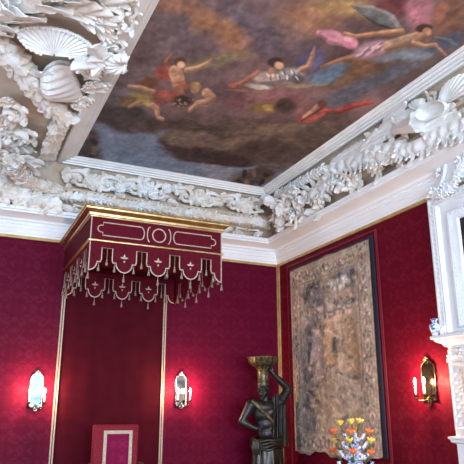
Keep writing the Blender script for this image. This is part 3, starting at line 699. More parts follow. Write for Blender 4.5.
q = cz(64, 84); part(MB().lathe([(.08, 5.27), (.10, 5.30), (.12, 5.36), (.14, 5.44)], (q.x, q.y, 0), 20), 'backing_boss', 'shadecream', hs)
mb = MB()
for q, d, L, W in (((40, 78), (-.05, -.6), .24, .05), ((43, 76), (.25, -.55), .22, .05), ((38, 78), (-.4, -.5), .22, .04)): mb.leaf(cz(*q), (d[0], d[1], -.15), ND, L, W, .5, 1, .5, .02, .2, 14, 6)
part(mb, 'calyx_leaf', 'plaster', hs)
cs = thing('plaster_clasp_shell', 'small white shell clasping the painting frame beside the round shell', 'plaster ornament', cz(117, 63))
Z1 = 5.20
part(fan((127, 63), [(128, 71), (119, 74), (108, 73), (103, 68), (104, 59), (108, 53), (116, 54), (125, 54), (130, 57)], V((-.3, -.3, -1)), cz, .07, ribs=9, depth=.07), 'fluted_shell', 'plaster', cs)
q = cz(114, 64); part(MB().lathe([(.07, 5.17), (.08, 5.25), (.09, 5.33), (.09, 5.44)], (q.x, q.y, 0), 16), 'backing_boss', 'shadecream', cs)
mb = MB(); acanthus(mb, cz(106, 62)+V((0, 0, -.05)), cz(80, 60)-cz(106, 62), ND, .36, .10, .8, 2); acanthus(mb, cz(104, 58)+V((0, 0, -.05)), cz(94, 40)-cz(104, 58), ND, .40, .085, .7, 1); part(mb, 'wing_leaf', 'plaster', cs)
Z1 = 5.30
def ceil_garland(label, pts, r, L, W, k=7, m='leafplaster', flip=1, **kw):
    t = thing('plaster_garland', label, 'plaster ornament', cz(*pts[len(pts)//2]))
    mb = MB(); garland(mb, [cz(*q) for q in pts], ND, r, L, W, None, k, 120, flip=flip, **kw); part(mb, 'leaf_rope', m, t); return t
g1 = ceil_garland('slanting plaster leaf rope running from the left picture edge to below the half moon shell', [(-30, 12), (-14, 30), (0, 45), (14, 60), (28, 77), (40, 93), (52, 108), (60, 114)], .075, .20, .085, 6)
g2 = ceil_garland('bushy plaster leaf rope above the round shell at the top left', [(-24, 26), (-4, 14), (14, 5), (30, -2), (50, -14), (80, -30)], .13, .34, .13, 6)
g3 = ceil_garland('short plaster rope of small leaves beside the left edge of the painting frame', [(60, 122), (56, 134), (51, 148), (45, 163), (41, 168)], .085, .13, .065, 7)
# cup of leaves where the ropes join
cu = thing('plaster_leaf_cup', 'white plaster cup of upright leaves joining two leaf ropes left of the painting', 'plaster ornament', cz(64, 112))
mb = MB()
for k in range(9):
    q = (50+k*2.4, 106+k*1.0); mb.leaf(cz(*q), cz(q[0]+3, q[1]+20)-cz(*q), ND, .26, .05, .7, 3, .5, .02, .3, 14, 6)
part(mb, 'leaves', 'plaster', cu)
# dolphin-tail leaves and swags between shell and frame
def leafset(name, label, items, m='leafplaster', base=None, extra=None):
    t = thing(name, label, 'plaster ornament', cz(*items[0][0])); 
    for a, b, W, c in items:
        mb = MB(); A0, B0 = cz(*a), cz(*b); acanthus(mb, A0, B0-A0, ND, (B0-A0).length*1.12, W, c, 3); part(mb, 'acanthus_leaf', m, t)
    for C, R, h in (extra or []):
        part(scroll(MB(), cz(*C), cz(C[0]+10, C[1])-cz(*C), ND, R, 1.6, R*.28, h, 6, tail=R*1.5), 'volute', m, t)
    return t
leafset('plaster_wing', 'feathered plaster wing between the round shell and the top of the frame', [((64, 16), (98, 2), .11, .5), ((74, 14), (110, 9), .09, .7), ((76, 20), (114, 20), .08, .5), ((90, 26), (120, 15), .07, .6), ((96, 32), (116, 36), .06, .6), ((60, 10), (86, -6), .12, .8), ((96, 6), (134, -8), .10, .7)], 'leafplaster', None,
        [((116, 46), .09, 1), ((110, 40), .07, -1), ((124, 24), .10, 1), ((128, 10), .09, -1)])
leafset('plaster_leaf_spray', 'plaster leaf spray filling the gap under the clasp shell', [((86, 78), (100, 68), .08, .9), ((92, 92), (104, 80), .07, .9), ((84, 92), (94, 84), .07, .8), ((78, 104), (90, 96), .07, .9), ((72, 108), (84, 104), .06, .8)], 'leafplaster', None, [((92, 82), .06, 1), ((84, 100), .06, -1)])
leafset('plaster_scrollwork', 'thick plaster scrollwork of curling leaves at the left picture edge below the slanting rope', [((2, 112), (24, 116), .10, 1.1), ((20, 124), (-2, 122), .10, 1.2), ((0, 128), (26, 134), .11, 1.0), ((24, 142), (4, 136), .10, 1.2), ((6, 150), (28, 146), .09, 1.1), ((14, 106), (0, 98), .07, 1.0)], 'leafplaster', None,
        [((12, 112), .17, 1), ((8, 136), .19, -1), ((26, 136), .14, 1), ((24, 148), .12, -1), ((6, 150), .14, 1), ((-8, 120), .14, 1)])
Z1 = 5.0
lc = leafset('plaster_corner_spray', 'white plaster leaf knot at the left end of the back wall rope', [((16, 168), (34, 156), .10, 1.0), ((18, 172), (38, 170), .10, 1.0), ((14, 176), (28, 184), .09, 1.0), ((12, 166), (22, 152), .08, 1.0), ((28, 166), (16, 176), .08, 1.2)], 'plaster', None, [((22, 166), .10, 1), ((24, 178), .08, -1)])
Z1 = 4.86
ceil_garland('heavy plaster leaf rope curving up from the cornice at the far left', [(62, 190), (48, 187), (36, 184), (26, 178), (18, 172), (14, 164)], .07, .17, .065)
# low scrolls along cornice at far left
fl = thing('plaster_frieze', 'row of plaster scrolls lying on the white cornice at the far left', 'plaster ornament', (-4.6, -.4, 4.6))
for i, q in enumerate(((4, 196), (20, 199), (36, 203), (50, 206), (-10, 190), (8, 184), (-6, 176), (28, 193))):
    h = 1 if i % 2 else -1; mb = MB(); C = bk(q[0], q[1], .38); scroll(mb, C, (h, 0, 0), NB, .11, 1.5, .03, h, 6, tail=.2); acanthus(mb, C+V((.05, -.03, 0)), (-h, 0, .1), NB, .32, .08, 1.1, 2)
    for k in range(5): mb.leaf(C+V((random.uniform(-.2, .2), 0, random.uniform(-.07, .07))), (random.choice((-1, 1)), -.3, random.uniform(-.6, .6)), NB, .2, .055, 1.1, 4)
    part(mb, 'acanthus_scroll', 'leafplaster', fl)

RELIEF = 1.0
# ------------------------------------------------------------------ throne canopy
CX0, CX1, CY, CW = -3.70, -1.915, -1.87, -.02
CZ = lambda z: 1.65+(z-1.65)*.984
ca = thing('throne_canopy', 'crimson box canopy with gilt cornice, white braid and hanging tassels fixed to the back wall', 'canopy', ((CX0+CX1)/2, CY/2, 3.4))
prof = [(0, 4.0460), (.012, 4.0460), (.018, 4.0608), (.03, 4.0657), (.034, 4.0903), (.06, 4.1100), (.085, 4.1297), (.088, 4.1494), (.10, 4.1543), (.10, 4.1740), (.0, 4.1838)]
mb = MB(); rows = []
for q, z in prof: rows.append([V((CX0-q, CW, z)), V((CX0-q, CY-q, z)), V((CX1+q, CY-q, z)), V((CX1+q, CW, z))])
mb.grid(rows); part(mb, 'cornice', 'gold', ca, ang=25)
part(MB().box((CX0, CY, 4.1592), (CX1, CW, 4.1808)), 'roof_board', 'wood', ca, smooth=False)
part(MB().box((CX0+.02, CY+.02, 3.8246), (CX1-.02, CW, 3.8443)), 'tester_lining', 'shadevelvet', ca, smooth=False)
part(MB().box((CX0, CY, 3.7361), (CX1, CY+.02, 4.0510)), 'front_panel', 'velvet', ca, smooth=False)
for x in (CX0, CX1-.02): part(MB().box((x, CY+.02, 3.7361), (x+.02, CW, 4.0510)), 'side_panel', 'velvet', ca, smooth=False)
mb = MB(); rows = []
for q, z in ((0, 3.7282), (.018, 3.7321), (.022, 3.7430), (.018, 3.7538), (0, 3.7577)): rows.append([V((CX0-q, CW, z)), V((CX0-q, CY-q, z)), V((CX1+q, CY-q, z)), V((CX1+q, CW, z))])
mb.grid(rows); part(mb, 'moulding', 'gold', ca)
def valance_outline(n, Ltot, zt=3.7361, zn=3.6524, zs=3.4704, zb=3.3572):
    """(distance along, height) of the lower edge"""
    u = Ltot/n; s = u/.45; pts = [(0, zb)]
    k = 8
    def quarter(cx, rev):
        r = .105*s; out = []
        for i in range(k+1):
            a = PI/2*i/k; out.append((cx, a))
        return out
    r = .105*s
    for i in range(n):
        x0 = i*u; c = x0+u/2
        for j in range(1, k+1): a = PI/2*j/k; pts.append((x0+r*math.sin(a), zb+(zs-zb)*(1-math.cos(a))))
        pts += [(c-.075*s, zs), (c-.075*s, zs+.02), (c-.068*s, zs+.03), (c-.068*s, zn), (c+.068*s, zn), (c+.068*s, zs+.03), (c+.075*s, zs+.02), (c+.075*s, zs)]
        x1 = x0+u
        for j in range(k, -1, -1): a = PI/2*j/k; pts.append((x1-r*math.sin(a), zb+(zs-zb)*(1-math.cos(a))))
    return pts, u, s
TASSEL = None; CORD = [None]
def make_tassel(name, root, P, cord):
    global TASSEL
    if TASSEL is None:
        mb = MB(); mb.lathe([(.003, .0), (.008, -.004), (.011, -.012), (.008, -.018), (.005, -.021), (.010, -.027), (.014, -.045), (.017, -.068), (.018, -.074), (.003, -.075)], seg=10)
        mb.tube([(0, 0, .02), (0, 0, -.001)], .004, 6); me = mb.build('tassel', 'tassel'); TASSEL = me
        o = TASSEL
    else: o = TASSEL.copy(); COL.objects.link(o)
    o.parent = root; o.location = V(P)-ROOT[root.name]-V((0, 0, cord))
    if CORD[0] is None: c = CORD[0] = MB().tube([(0, 0, 0), (0, 0, 1)], .0035, 5).build('cord', 'tassel')
    else: c = CORD[0].copy(); COL.objects.link(c)
    c.parent = o; c.scale = (1, 1, cord); return o
def valance(a, b, n, off, motif=True, zo=0, tass=True):
    a, b = V(a), V(b); d = (b-a); L = d.length; d.normalize(); off = V(off)
    pts, u, s = valance_outline(n, L)
    P3 = [a+d*x+V((0, 0, z+zo)) for x, z in pts]
    o = part(MB().poly(P3+[a+d*L+V((0, 0, 3.7361)), a+V((0, 0, 3.7361))], off), 'valance', 'velvet', ca, smooth=False)
    fr_ = -off.normalized()*.004
    br = MB(); br.tube([q+fr_ for q in P3], .0085 if abs(off.y) > 0 else .005, 6); part(br, 'edge_braid', 'braid' if abs(off.y) > 0 else 'shadebraid', ca)
    if motif:
        for i in range(1, n):
            mo = MB()
            c = a+d*(i*u)+V((0, 0, 3.5442+zo))+fr_
            for sg in (-1, 1): mo.leaf(c, d*sg+V((0, 0, .15)), fr_, .05, .012, .3, 1, .2, .004, .1, 6, 4)
            mo.leaf(c, V((0, 0, 1)), fr_, .05, .013, .3, 1, .2, .004, .1, 6, 4); mo.ell(c-V((0, 0, .045)), (.012, .012, .014), 8, 6)
            part(mo, 'fleuron', 'braid', ca)
    if tass:
        m = off.normalized()*.004
        for i in range(n):
            c = a+d*(i*u+u/2)+fr_*2
            for dx, zt, cord in ((0, 3.6524, .15), (-.10*s, 3.4704, .045), (.10*s, 3.4704, .045)):
                q = c+d*dx+V((0, 0, zt+zo)); make_tassel('tassel', ca, q, cord)
            if i: 
                q = a+d*(i*u)+fr_*2+V((0, 0, 3.3572+zo)); make_tassel('tassel', ca, q, .05)
valance((CX0, CY, 0), (CX1, CY, 0), 4, (0, .014, 0))
valance((CX0, CW, 0), (CX0, CY, 0), 4, (.014, 0, 0))
valance((CX1, CY, 0), (CX1, CW, 0), 4, (-.014, 0, 0))
valance((CX0+.05, -.10, 0), (CX1-.05, -.10, 0), 4, (0, .014, 0), True, 0)
for x, y in ((CX0, CY), (CX1, CY)):
    q = V((x, y-.006, 3.3572)); make_tassel('tassel', ca, q, .04)
# braid pattern on the front panel
def braid_line(pts, r=.0075, closed=False): return MB().tube([V((x, CY-.003, z)) for x, z in pts], r, 6, closed)
cx = (CX0+CX1)/2; zc = 3.8984; hh = .085
def panel(sgn):
    x0, x1 = cx+sgn*.20, cx+sgn*.79; s = sgn; pts = []
    for k in range(9): a = PI/2*(-1+2*k/8); pts.append((x0-s*.06*(1-math.cos(a))*0+s*(-.0)+s*(.05*(1-math.cos(a)))*1-0, zc+hh*math.sin(a)))
    pts = [(x0+s*(.05-.0)*(1-math.cos(PI/2*(-1+2*k/8))), zc+hh*math.sin(PI/2*(-1+2*k/8))) for k in range(9)]
    pts += [(x1-s*.05, zc+hh), (x1-s*.05, zc+.045)]
    pts += [(x1-s*.03+s*.045*math.cos(a), zc+.045*math.sin(a)) for a in [PI/2-PI*k/8 for k in range(9)]]
    pts += [(x1-s*.05, zc-.045), (x1-s*.05, zc-hh)]
    return pts
for sgn in (-1, 1): part(braid_line(panel(sgn), closed=True), 'panel_braid', 'braid', ca)
part(braid_line([(cx+.088*math.cos(2*PI*k/32), zc+.088*math.sin(2*PI*k/32)) for k in range(32)], .009, True), 'ring_braid', 'braid', ca)
for sgn in (-1, 1): part(braid_line([(cx+sgn*(.125+.035*math.cos(PI/2*(-1+2*k/10))), zc+.10*math.sin(PI/2*(-1+2*k/10))) for k in range(11)]), 'arc_braid', 'braid', ca)
for x in (CX0+.004, CX1-.004): part(MB().tube([(x, CY-.004, 3.3622), (x, CY-.004, 4.0460)], .008, 6), 'corner_braid', 'braid', ca)
# cloth of estate hanging on the wall below the canopy
bc = thing('backcloth', 'plain shade-darkened crimson cloth hanging from the canopy down the back wall behind the chair', 'hanging', (-2.865, -.03, 0))
BX0, BX1 = -3.675, -2.06; rows = []
for z in np.linspace(.15, 3.86, 12): rows.append([V((x, -.030-.006*math.sin(x*9)-.004*math.sin(x*23), z)) for x in np.linspace(BX0, BX1, 60)])
mb = MB(); mb.grid(rows); mb.grid([[q+V((0, .018, 0)) for q in r] for r in rows]); part(mb, 'cloth', 'shadevelvet', bc)
for i, x in enumerate((BX0, BX1)):
    for dx in (0, .032): part(MB().box((x-.016+dx*(1 if i == 0 else -1), -.048, .15), (x+.002+dx*(1 if i == 0 else -1), -.022, 3.86)), 'edge_galloon', 'goldbraid', bc, smooth=False)

# ------------------------------------------------------------------ throne chair on a dais
da = tag(MB().box((-3.95, -1.75, 0), (-1.85, -.06, .16)).build('dais', 'redbraid', smooth=False), 'low red covered dais under the canopy', 'platform')
ch = thing('throne_chair', 'red velvet throne chair with a square back edged in pale braid', 'chair', (-3.0, -.95, .16))
x0, x1, yb = bk(94.2, 424, .8).x, bk(139.2, 424, .8).x, -.8; zt = bk(116, 424.5, .8).z; xm = (x0+x1)/2
def rbox(a, b, r=.03):
    bm = bmesh.new(); bmesh.ops.create_cube(bm, size=1); a, b = V(a), V(b)
    for v in bm.verts: v.co = V(((v.co[i]+.5)*(b[i]-a[i])+a[i] for i in range(3)))
    bmesh.ops.bevel(bm, geom=bm.edges[:], offset=r, segments=4, profile=.6, affect='EDGES')
    mb = MB(); mb.v = [tuple(v.co) for v in bm.verts]; bm.verts.index_update(); mb.f = [tuple(v.index for v in f.verts) for f in bm.faces]; bm.free(); return mb
bb = part(rbox((x0, yb, .66), (x1, yb+.10, zt), .035), 'backrest', 'chairvelvet', ch)
t = .155*(x1-x0)/.62
fx0, fx1, fz = bk(103.9, 431, .8).x, bk(132.4, 431, .8).x, bk(116, 430.5, .8).z
part(MB().box((fx0, yb-.008, .74), (fx1, yb+.01, fz)), 'back_panel', 'chairdamask', ch, smooth=False)
mb = MB(); w = .042
for a, b in (((fx0, .74), (fx0+w, fz)), ((fx1-w, .74), (fx1, fz)), ((fx0+w, fz-w), (fx1-w, fz))): mb.box((a[0], yb-.016, a[1]), (b[0], yb-.006, b[1]))
part(mb, 'back_braid', 'goldbraid', ch, smooth=False)
part(rbox((x0-.01, yb-.58, .50), (x1+.01, yb, .66), .04), 'seat', 'chairvelvet', ch)
for x in (x0-.02, x1+.02):
    part(MB().tube([(x, yb, 1.03), (x, yb-.2, 1.01), (x, yb-.42, 1.0), (x, yb-.54, .98), (x, yb-.57, .94), (x, yb-.53, .92)], [.03, .032, .034, .034, .03, .02], 10), 'armrest', 'wood', ch)
    part(MB().tube([(x, yb-.5, .62), (x, yb-.5, .8), (x, yb-.5, .97)], [.03, .022, .028], 10), 'arm_post', 'wood', ch)
for x in (x0+.03, x1-.03):
    for y in (yb-.54, yb-.04): part(MB().lathe([(.03, .16), (.035, .2), (.022, .25), (.032, .33), (.024, .4), (.035, .46), (.035, .52)], (x, y, 0), 14), 'leg', 'wood', ch)
part(MB().box((x0+.03, yb-.555, .24), (x1-.03, yb-.525, .29)), 'stretcher', 'wood', ch, smooth=False)

# ------------------------------------------------------------------ wall sconces
def sconce(label, P, n, s, dark=False):
    """P: wall point at plate centre; n: wall normal; s: sideways"""
    P, n, s = V(P), V(n), V(s); z = V((0, 0, 1)); t = thing('wall_sconce', label, 'wall lamp', P)
    W, Hh = (.11, .225) if dark else (.085, .235)
    out = [(-W, -Hh), (W, -Hh), (W, Hh-.09)] + [(W*math.cos(a)*(1 if math.sin(a) < .75 else .95), Hh-.09+.10*math.sin(a)) for a in [PI*k/14 for k in range(1, 14)]] + [(-W, Hh-.09)]
    part(MB().poly([P+s*a+z*b+n*.012 for a, b in out], n*.008), 'mirror_plate', 'darkreflection' if dark else PLATE, t, smooth=False)
    rim = MB().tube([P+s*a+z*b+n*.018 for a, b in out], .009 if dark else .013, 8, True)
    rosette(rim, P+z*(Hh+.012)+n*.02, n, .04, 5); scroll(rim, P-z*(Hh+.01)+n*.02, s, n, .04, 1.3, .01, 1, 2); part(rim, 'frame', 'brass' if dark else 'silver', t)
    part(MB().poly([P+s*a*.72+z*(b*.62-.02)+n*.02 for a, b in out], n*.006), 'inner_panel', 'darkreflection' if dark else PLATE, t, smooth=False)
    for sg in (-1, 1):
        b = P-z*(Hh-.06)+n*.02; e = P+s*sg*(.075 if dark else .10)+n*.16-z*.17
        part(MB().tube(resample([b, b+n*.05-z*.05+s*sg*.02, b+n*.11-z*.05+s*sg*.07, e-z*.03, e], .012), .007, 8), 'arm', 'brass', t)
        part(MB().lathe([(.008, -.012), (.02, -.004), (.034, .004), (.036, .01), (.014, .008), (.014, .03), (.012, .031)], e, 16), 'drip_pan', 'brass', t)
        part(MB().lathe([(.0105, .02), (.0105, .13), (.006, .133)], e, 12), 'candle', 'wax', t)
        part(MB().lathe([(.005, .132), (.015, .148), (.017, .162), (.011, .185), (.003, .205)], e, 12), 'flame', 'flame', t)
        L = bpy.data.lights.new('candle_light', 'POINT'); L.energy = SCP; L.color = (1, .62, .36); L.shadow_soft_size = .03
        lo = bpy.data.objects.new('candle_light', L); COL.objects.link(lo); lo.location = e+z*.165+n*.06
M['darkreflection'] = mat('dark_reflection_mirror', (.04, .03, .026, 1), (.08, .06, .05, 1), .15, .9, scale=8)  # dark base colour paints in the reflection of a dark room
SCP = 21.0; PLATE = 'dimmirror'
M['dimmirror'] = mat('reflection_dimmed_mirror', (.028, .036, .040, 1), (.045, .055, .060, 1), .05, 1, scale=8)  # mirror colour darkened to dim the window reflection in the left plate
sconce('silver framed mirror sconce with two candles at the far left of the back wall', bk(36, 391), (0, -1, 0), (1, 0, 0))
PLATE = 'mirror'
sconce('silver framed mirror sconce with two candles right of the backcloth', bk(180.5, 390.5), (0, -1, 0), (1, 0, 0))
sconce('dark brass mirror sconce with two candles on the right wall beside the fireplace', rt(430, 381), (-1, 0, 0), (0, 1, 0), True)

# ------------------------------------------------------------------ statue carrying a bowl
def remesh(mb, vox, sm=4):
    me = bpy.data.meshes.new('tmp'); me.from_pydata(mb.v, [], mb.f); me.update(); o = bpy.data.objects.new('tmp', me); COL.objects.link(o)
    bm = bmesh.new(); bm.from_mesh(me); bmesh.ops.recalc_face_normals(bm, faces=bm.faces); bm.to_mesh(me); bm.free()
    r = o.modifiers.new('r', 'REMESH'); r.mode = 'VOXEL'; r.voxel_size = vox
    s = o.modifiers.new('s', 'SMOOTH'); s.iterations = sm; s.factor = .5
    dg = bpy.context.evaluated_depsgraph_get(); ev = o.evaluated_get(dg).to_mesh()
    out = MB(); out.v = [tuple(v.co) for v in ev.vertices]; out.f = [tuple(q.vertices) for q in ev.polygons]
    o.evaluated_get(dg).to_mesh_clear(); bpy.data.objects.remove(o); bpy.data.meshes.remove(me); return out
def statue():
    SY = .62; B = lambda x, y, dy=0.0: bk(x, y, SY-dy)         # dy > 0 is towards the wall
    base = V((B(266, 440).x, -SY, 0))
    t = thing('statue', 'dark bronze statue of a bare chested figure carrying a bowl on its head', 'statue', base)
    f = V((-.35, -.94, 0)).normalized(); hx = V((.94, -.35, 0)).normalized()   # facing: towards the viewer's left
    b = MB(); K = b.cap
    hip = B(267, 447); wst = B(268, 433); che = B(266, 414); nek = B(265, 401); hed = B(263.5, 390.5)
    # trunk
    for c, r in ((hip, (.185, .13, .12)), (wst, (.16, .115, .13)), (wst.lerp(che, .5), (.18, .125, .13)), (che, (.21, .14, .15)), (che+V((0, 0, .10)), (.20, .12, .10))): b.ell(c, r, 20, 12)
    for sg in (-1, 1):
        b.ell(che+f*.075+hx*sg*.075+V((0, 0, .03)), (.085, .055, .07), 14, 8)
        for k in range(3): b.ell(wst+f*.096+hx*sg*.035+V((0, 0, .0+.06*k)), (.034, .02, .026), 10, 6)
    K(nek-V((0, 0, .10)), nek+V((0, 0, .05)), .09, .074)
    # head
    hf = V((-.62, -.78, -.05)).normalized(); hs = V((0, 0, 1)).cross(hf).normalized(); zz = V((0, 0, 1)); c = hed
    Mh = Matrix((hs, hf, zz)).transposed()
    E = lambda x, y, z, r: b.ell(c+hs*x+hf*y+zz*z, r, 14, 8, Mh)
    E(0, 0, .03, (.082, .10, .105)); E(0, .03, -.045, (.064, .075, .085)); E(0, .06, -.105, (.034, .034, .025)); E(0, .096, .035, (.06, .018, .012))
    E(0, .118, -.008, (.014, .018, .03)); E(0, .122, -.024, (.024, .016, .012))
    for sg in (-1, 1): E(sg*.032, .092, .012, (.016, .012, .010)); E(sg*.045, .075, -.03, (.026, .024, .026)); E(sg*.083, -.005, -.005, (.012, .024, .034))
    E(0, .104, -.062, (.027, .014, .008)); E(0, .102, -.076, (.024, .014, .009))
    for k in range(70):
        a = k*2.39996; h = .02+.115*(k/70); r = math.sqrt(max(0, 1-((h-.02)/.125)**2))
        x, y = math.cos(a)*r*.084, math.sin(a)*r*.10
        if y > .055 and h < .075: continue
        E(x, y, h, (.016, .016, .014))
    # raised arm (to the right), elbow up, hand on the stem
    sR = B(280, 402, -.02); eR = B(288.6, 389, -.05); wR = B(275, 375.5, -.06); hR = B(271.5, 371, -.05)
    K(nek-V((0, 0, .07)), sR, .085, .09); K(sR, sR.lerp(eR, .5), .086, .07); K(sR.lerp(eR, .5), eR, .07, .056); K(eR, eR.lerp(wR, .45), .06, .056); K(eR.lerp(wR, .45), wR, .056, .036); K(wR, hR, .038, .044)
    hd = (hR-wR).normalized(); sd = V((1, 0, .5)).normalized()
    for k in range(4):
        q = hR+V((.012, -.01, .0))+V((-.003*k, -.022+.0, .0))*1+V((0, .016*k-.01, .01*k)); K(q, q+hd*.055+V((-.006, 0, .018)), .0125, .0115); K(q+hd*.055+V((-.006, 0, .018)), q+hd*.06+V((-.035, .0, .05)), .0115, .009)
    K(hR, hR+V((-.02, -.03, -.01)), .015, .013); K(hR+V((-.02, -.03, -.01)), hR+V((-.055, -.03, .02)), .013, .010)
    # arm with the hand on the hip (to the left)
    sL = B(250.5, 405, 0); eL = B(241.8, 421.5, .03); wL = B(252.5, 427, -.03); hL = B(256.5, 428.5, -.05)
    K(nek-V((0, 0, .07)), sL, .085, .088); K(sL, sL.lerp(eL, .5), .086, .07); K(sL.lerp(eL, .5), eL, .07, .055); K(eL, eL.lerp(wL, .4), .058, .058); K(eL.lerp(wL, .4), wL, .057, .038); K(wL, hL, .038, .042)
    for k in range(4):
        q = hL+V((.012, -.012, .024-.017*k)); K(q, q+V((.045, -.012, -.006)), .0115, .0105); K(q+V((.045, -.012, -.006)), q+V((.075, -.004, -.02)), .0105, .009)
    K(hL, hL+V((-.005, .04, .015)), .015, .013); K(hL+V((-.005, .04, .015)), hL+V((.02, .075, .005)), .013, .011)
    # legs under the drapery
    foot = .32
    for sg, fx in ((-1, -.03), (1, .06)):
        h0 = hip+hx*sg*.085-V((0, 0, .05)); kn = V((h0.x, h0.y, .78))+f*(.05 if sg < 0 else .01); an = V((h0.x+hx.x*sg*.02, h0.y, foot+.07))
        K(h0, kn, .095, .062); K(kn, kn.lerp(an, .35), .062, .064); K(kn.lerp(an, .35), an, .062, .04); K(an+V((0, 0, -.03)), an+f*.17+V((0, 0, -.045)), .04, .026)
        for k in range(5): q = an+f*.17+hx*(k-2)*.017+V((0, 0, -.05)); K(q, q+f*(.035-.005*abs(k-1)), .013, .011, 8)
    bm = remesh(b, .0085, 3); part(bm, 'body', 'bronze', t, ang=180)
    # skirt with deep folds
    mb = MB(); rows = []; seg = 96
    for i in range(26):
        u = i/25; z = 1.30-u*(1.30-.46); row = []
        c0 = V((hip.x+.0, hip.y, z))
        for k in range(seg):
            a = 2*PI*k/seg; fo = .5*math.sin(11*a+2.2*u+1.2*math.sin(3*a))+.35*math.sin(17*a-3*u)+.3*math.sin(5*a+u*4)
            r = 1+(.05+.10*u)*fo; row.append(c0+hx*math.cos(a)*(.215+.05*u)*r+f*math.sin(a)*(.165+.05*u)*r)
        rows.append(row)
    mb.grid(rows, wv=True); mb.grid([[q.lerp(V((hip.x, hip.y, q.z)), .06) for q in r] for r in rows], wv=True); part(mb, 'skirt', 'drape', t, ang=180)
    # rolled sash round the hips
    mb = MB()
    for j in range(4):
        pts = []
        for k in range(48):
            a = 2*PI*k/48; pts.append(V((hip.x, hip.y, 1.31-.038*j-.03*math.sin(a-.5)+.012*math.sin(5*a+j)))+hx*math.cos(a)*(.225+.012*math.sin(4*a+2*j))+f*math.sin(a)*(.172+.01*math.sin(3*a+j)))
        mb.tube(pts, .026, 8, True)
    for k in range(5): mb.tube([B(254+k*1.2, 440, -.08), B(252.5+k*1.4, 447, -.10), B(253+k*1.7, 455, -.09)], [.02, .024, .008], 8)
    part(mb, 'sash', 'drape', t)
    # mantle from the raised shoulder down the side
    mb = MB(); rows = []
    for i in range(30):
        u = i/29; row = []
        for k in range(33):
            s_ = k/32; x = 272+14.5*s_+ (3.0*u*(s_-.2)) ; y = 397.5+u*48+4*s_*(1-u)-5*math.sin(PI*s_)*(1-u)**3
            d = -.105-.03*math.sin(s_*PI)+.026*math.sin(s_*26+2*u)+.15*s_**2+.02*u
            row.append(B(x, y, d))
        rows.append(row)
    n0 = len(mb.v); mb.grid(rows); mb.grid([[q+V((.012, .03, 0)) for q in r] for r in rows]); part(mb, 'mantle', 'drape', t, ang=180)
    # gilt strap across the chest
    pts = [(252.5, 400.5), (256, 404.5), (260, 408.5), (265, 413.5), (270, 418.5), (274, 422.5)]; mb = MB(); c3 = [B(x, y, -.145+.00) for x, y in pts]
    c3[0] = B(252.5, 400.0, -.075); c3[1] = B(255.5, 403.5, -.115)
    mb.tube(resample(c3, .02), .026, 8, flat=.3, nrm=f); part(mb, 'strap', 'oldgilt', t)['label'] = 'gilt strap across the chest'
    # bowl on its stem
    ax = B(263.2, 380); zb0, zr = B(263, 384).z, B(263, 357.4).z; Hs = zr-zb0; R = .232
    mod = lambda a, h: .95+.09*abs(math.sin(8*a+.3))
    mb = MB().lathe([(.09, -.02), (.098, 0), (.085, .03), (.086, Hs*.3), (.09, Hs*.52), (.105, Hs*.56), (.115, Hs*.60), (.10, Hs*.62)], (ax.x, ax.y, zb0), 40, mod=lambda a, h: 1+.04*math.sin(14*a)); part(mb, 'stem', 'oldgilt', t)
    mb = MB().lathe([(.09, Hs*.63), (.14, Hs*.655), (.185, Hs*.71), (R*.93, Hs*.82), (R*.98, Hs*.93), (R*1.03, Hs*.97), (R*1.03, Hs), (R*.93, Hs*.99), (R*.85, Hs*.9), (.10, Hs*.74), (.01, Hs*.73)], (ax.x, ax.y, zb0), 64, mod=mod); part(mb, 'bowl', 'oldgilt', t)
    mb = MB()
    for k in range(10): a = 2*PI*k/10; d = V((math.cos(a), math.sin(a), 0)); mb.leaf((ax.x+d.x*.09, ax.y+d.y*.09, zb0+Hs*.55), d+V((0, 0, .8)), d, .09, .03, -1.4, 2, .2, .008, .2, 8, 4)
    part(mb, 'leaf_collar', 'oldgilt', t)
    mb = MB(); mb.lathe([(.33, 0), (.33, .08), (.29, .10), (.27, .22), (.30, .27), (.30, .30), (.26, .325)], (hip.x, hip.y, 0), 8); part(mb, 'pedestal', 'wood', t, ang=30)
statue()

# ------------------------------------------------------------------ tulip pyramid vase and its tulips
VP = V((-.60, -2.85, 0))
vs = thing('tulip_vase', 'tall blue and white tiered tulip vase with spouts in front of the tapestry', 'vase', VP)
mb = MB()
def sq(mb, prof, c, rot=PI/4+.3):
    rows = []
    for r, z in prof: rows.append([V((c.x+r*math.cos(rot+PI/2*k)*1.2, c.y+r*math.sin(rot+PI/2*k)*1.2, z)) for k in range(4)])
    b = len(mb.v); mb.grid(rows, wv=True); mb.f.append((b+3, b+2, b+1, b)); n = len(rows); mb.f.append(tuple(b+(n-1)*4+k for k in range(4)))
part(MB().lathe([(.28, 0), (.28, .06), (.22, .10), (.20, .30), (.24, .36), (.24, .40)], VP, 8), 'stand', 'wood', vs, ang=30)
sq(mb, [(.20, .40), (.21, .45), (.17, .50), (.16, .72), (.19, .78), (.18, .82), (.10, .86)], VP); part(mb, 'base_block', 'delft', vs, ang=30)
tiers = [(.86, .165, .24), (1.00, .145, .22), (1.13, .115, .20), (1.24, .085, .16), (1.33, .06, .12)]
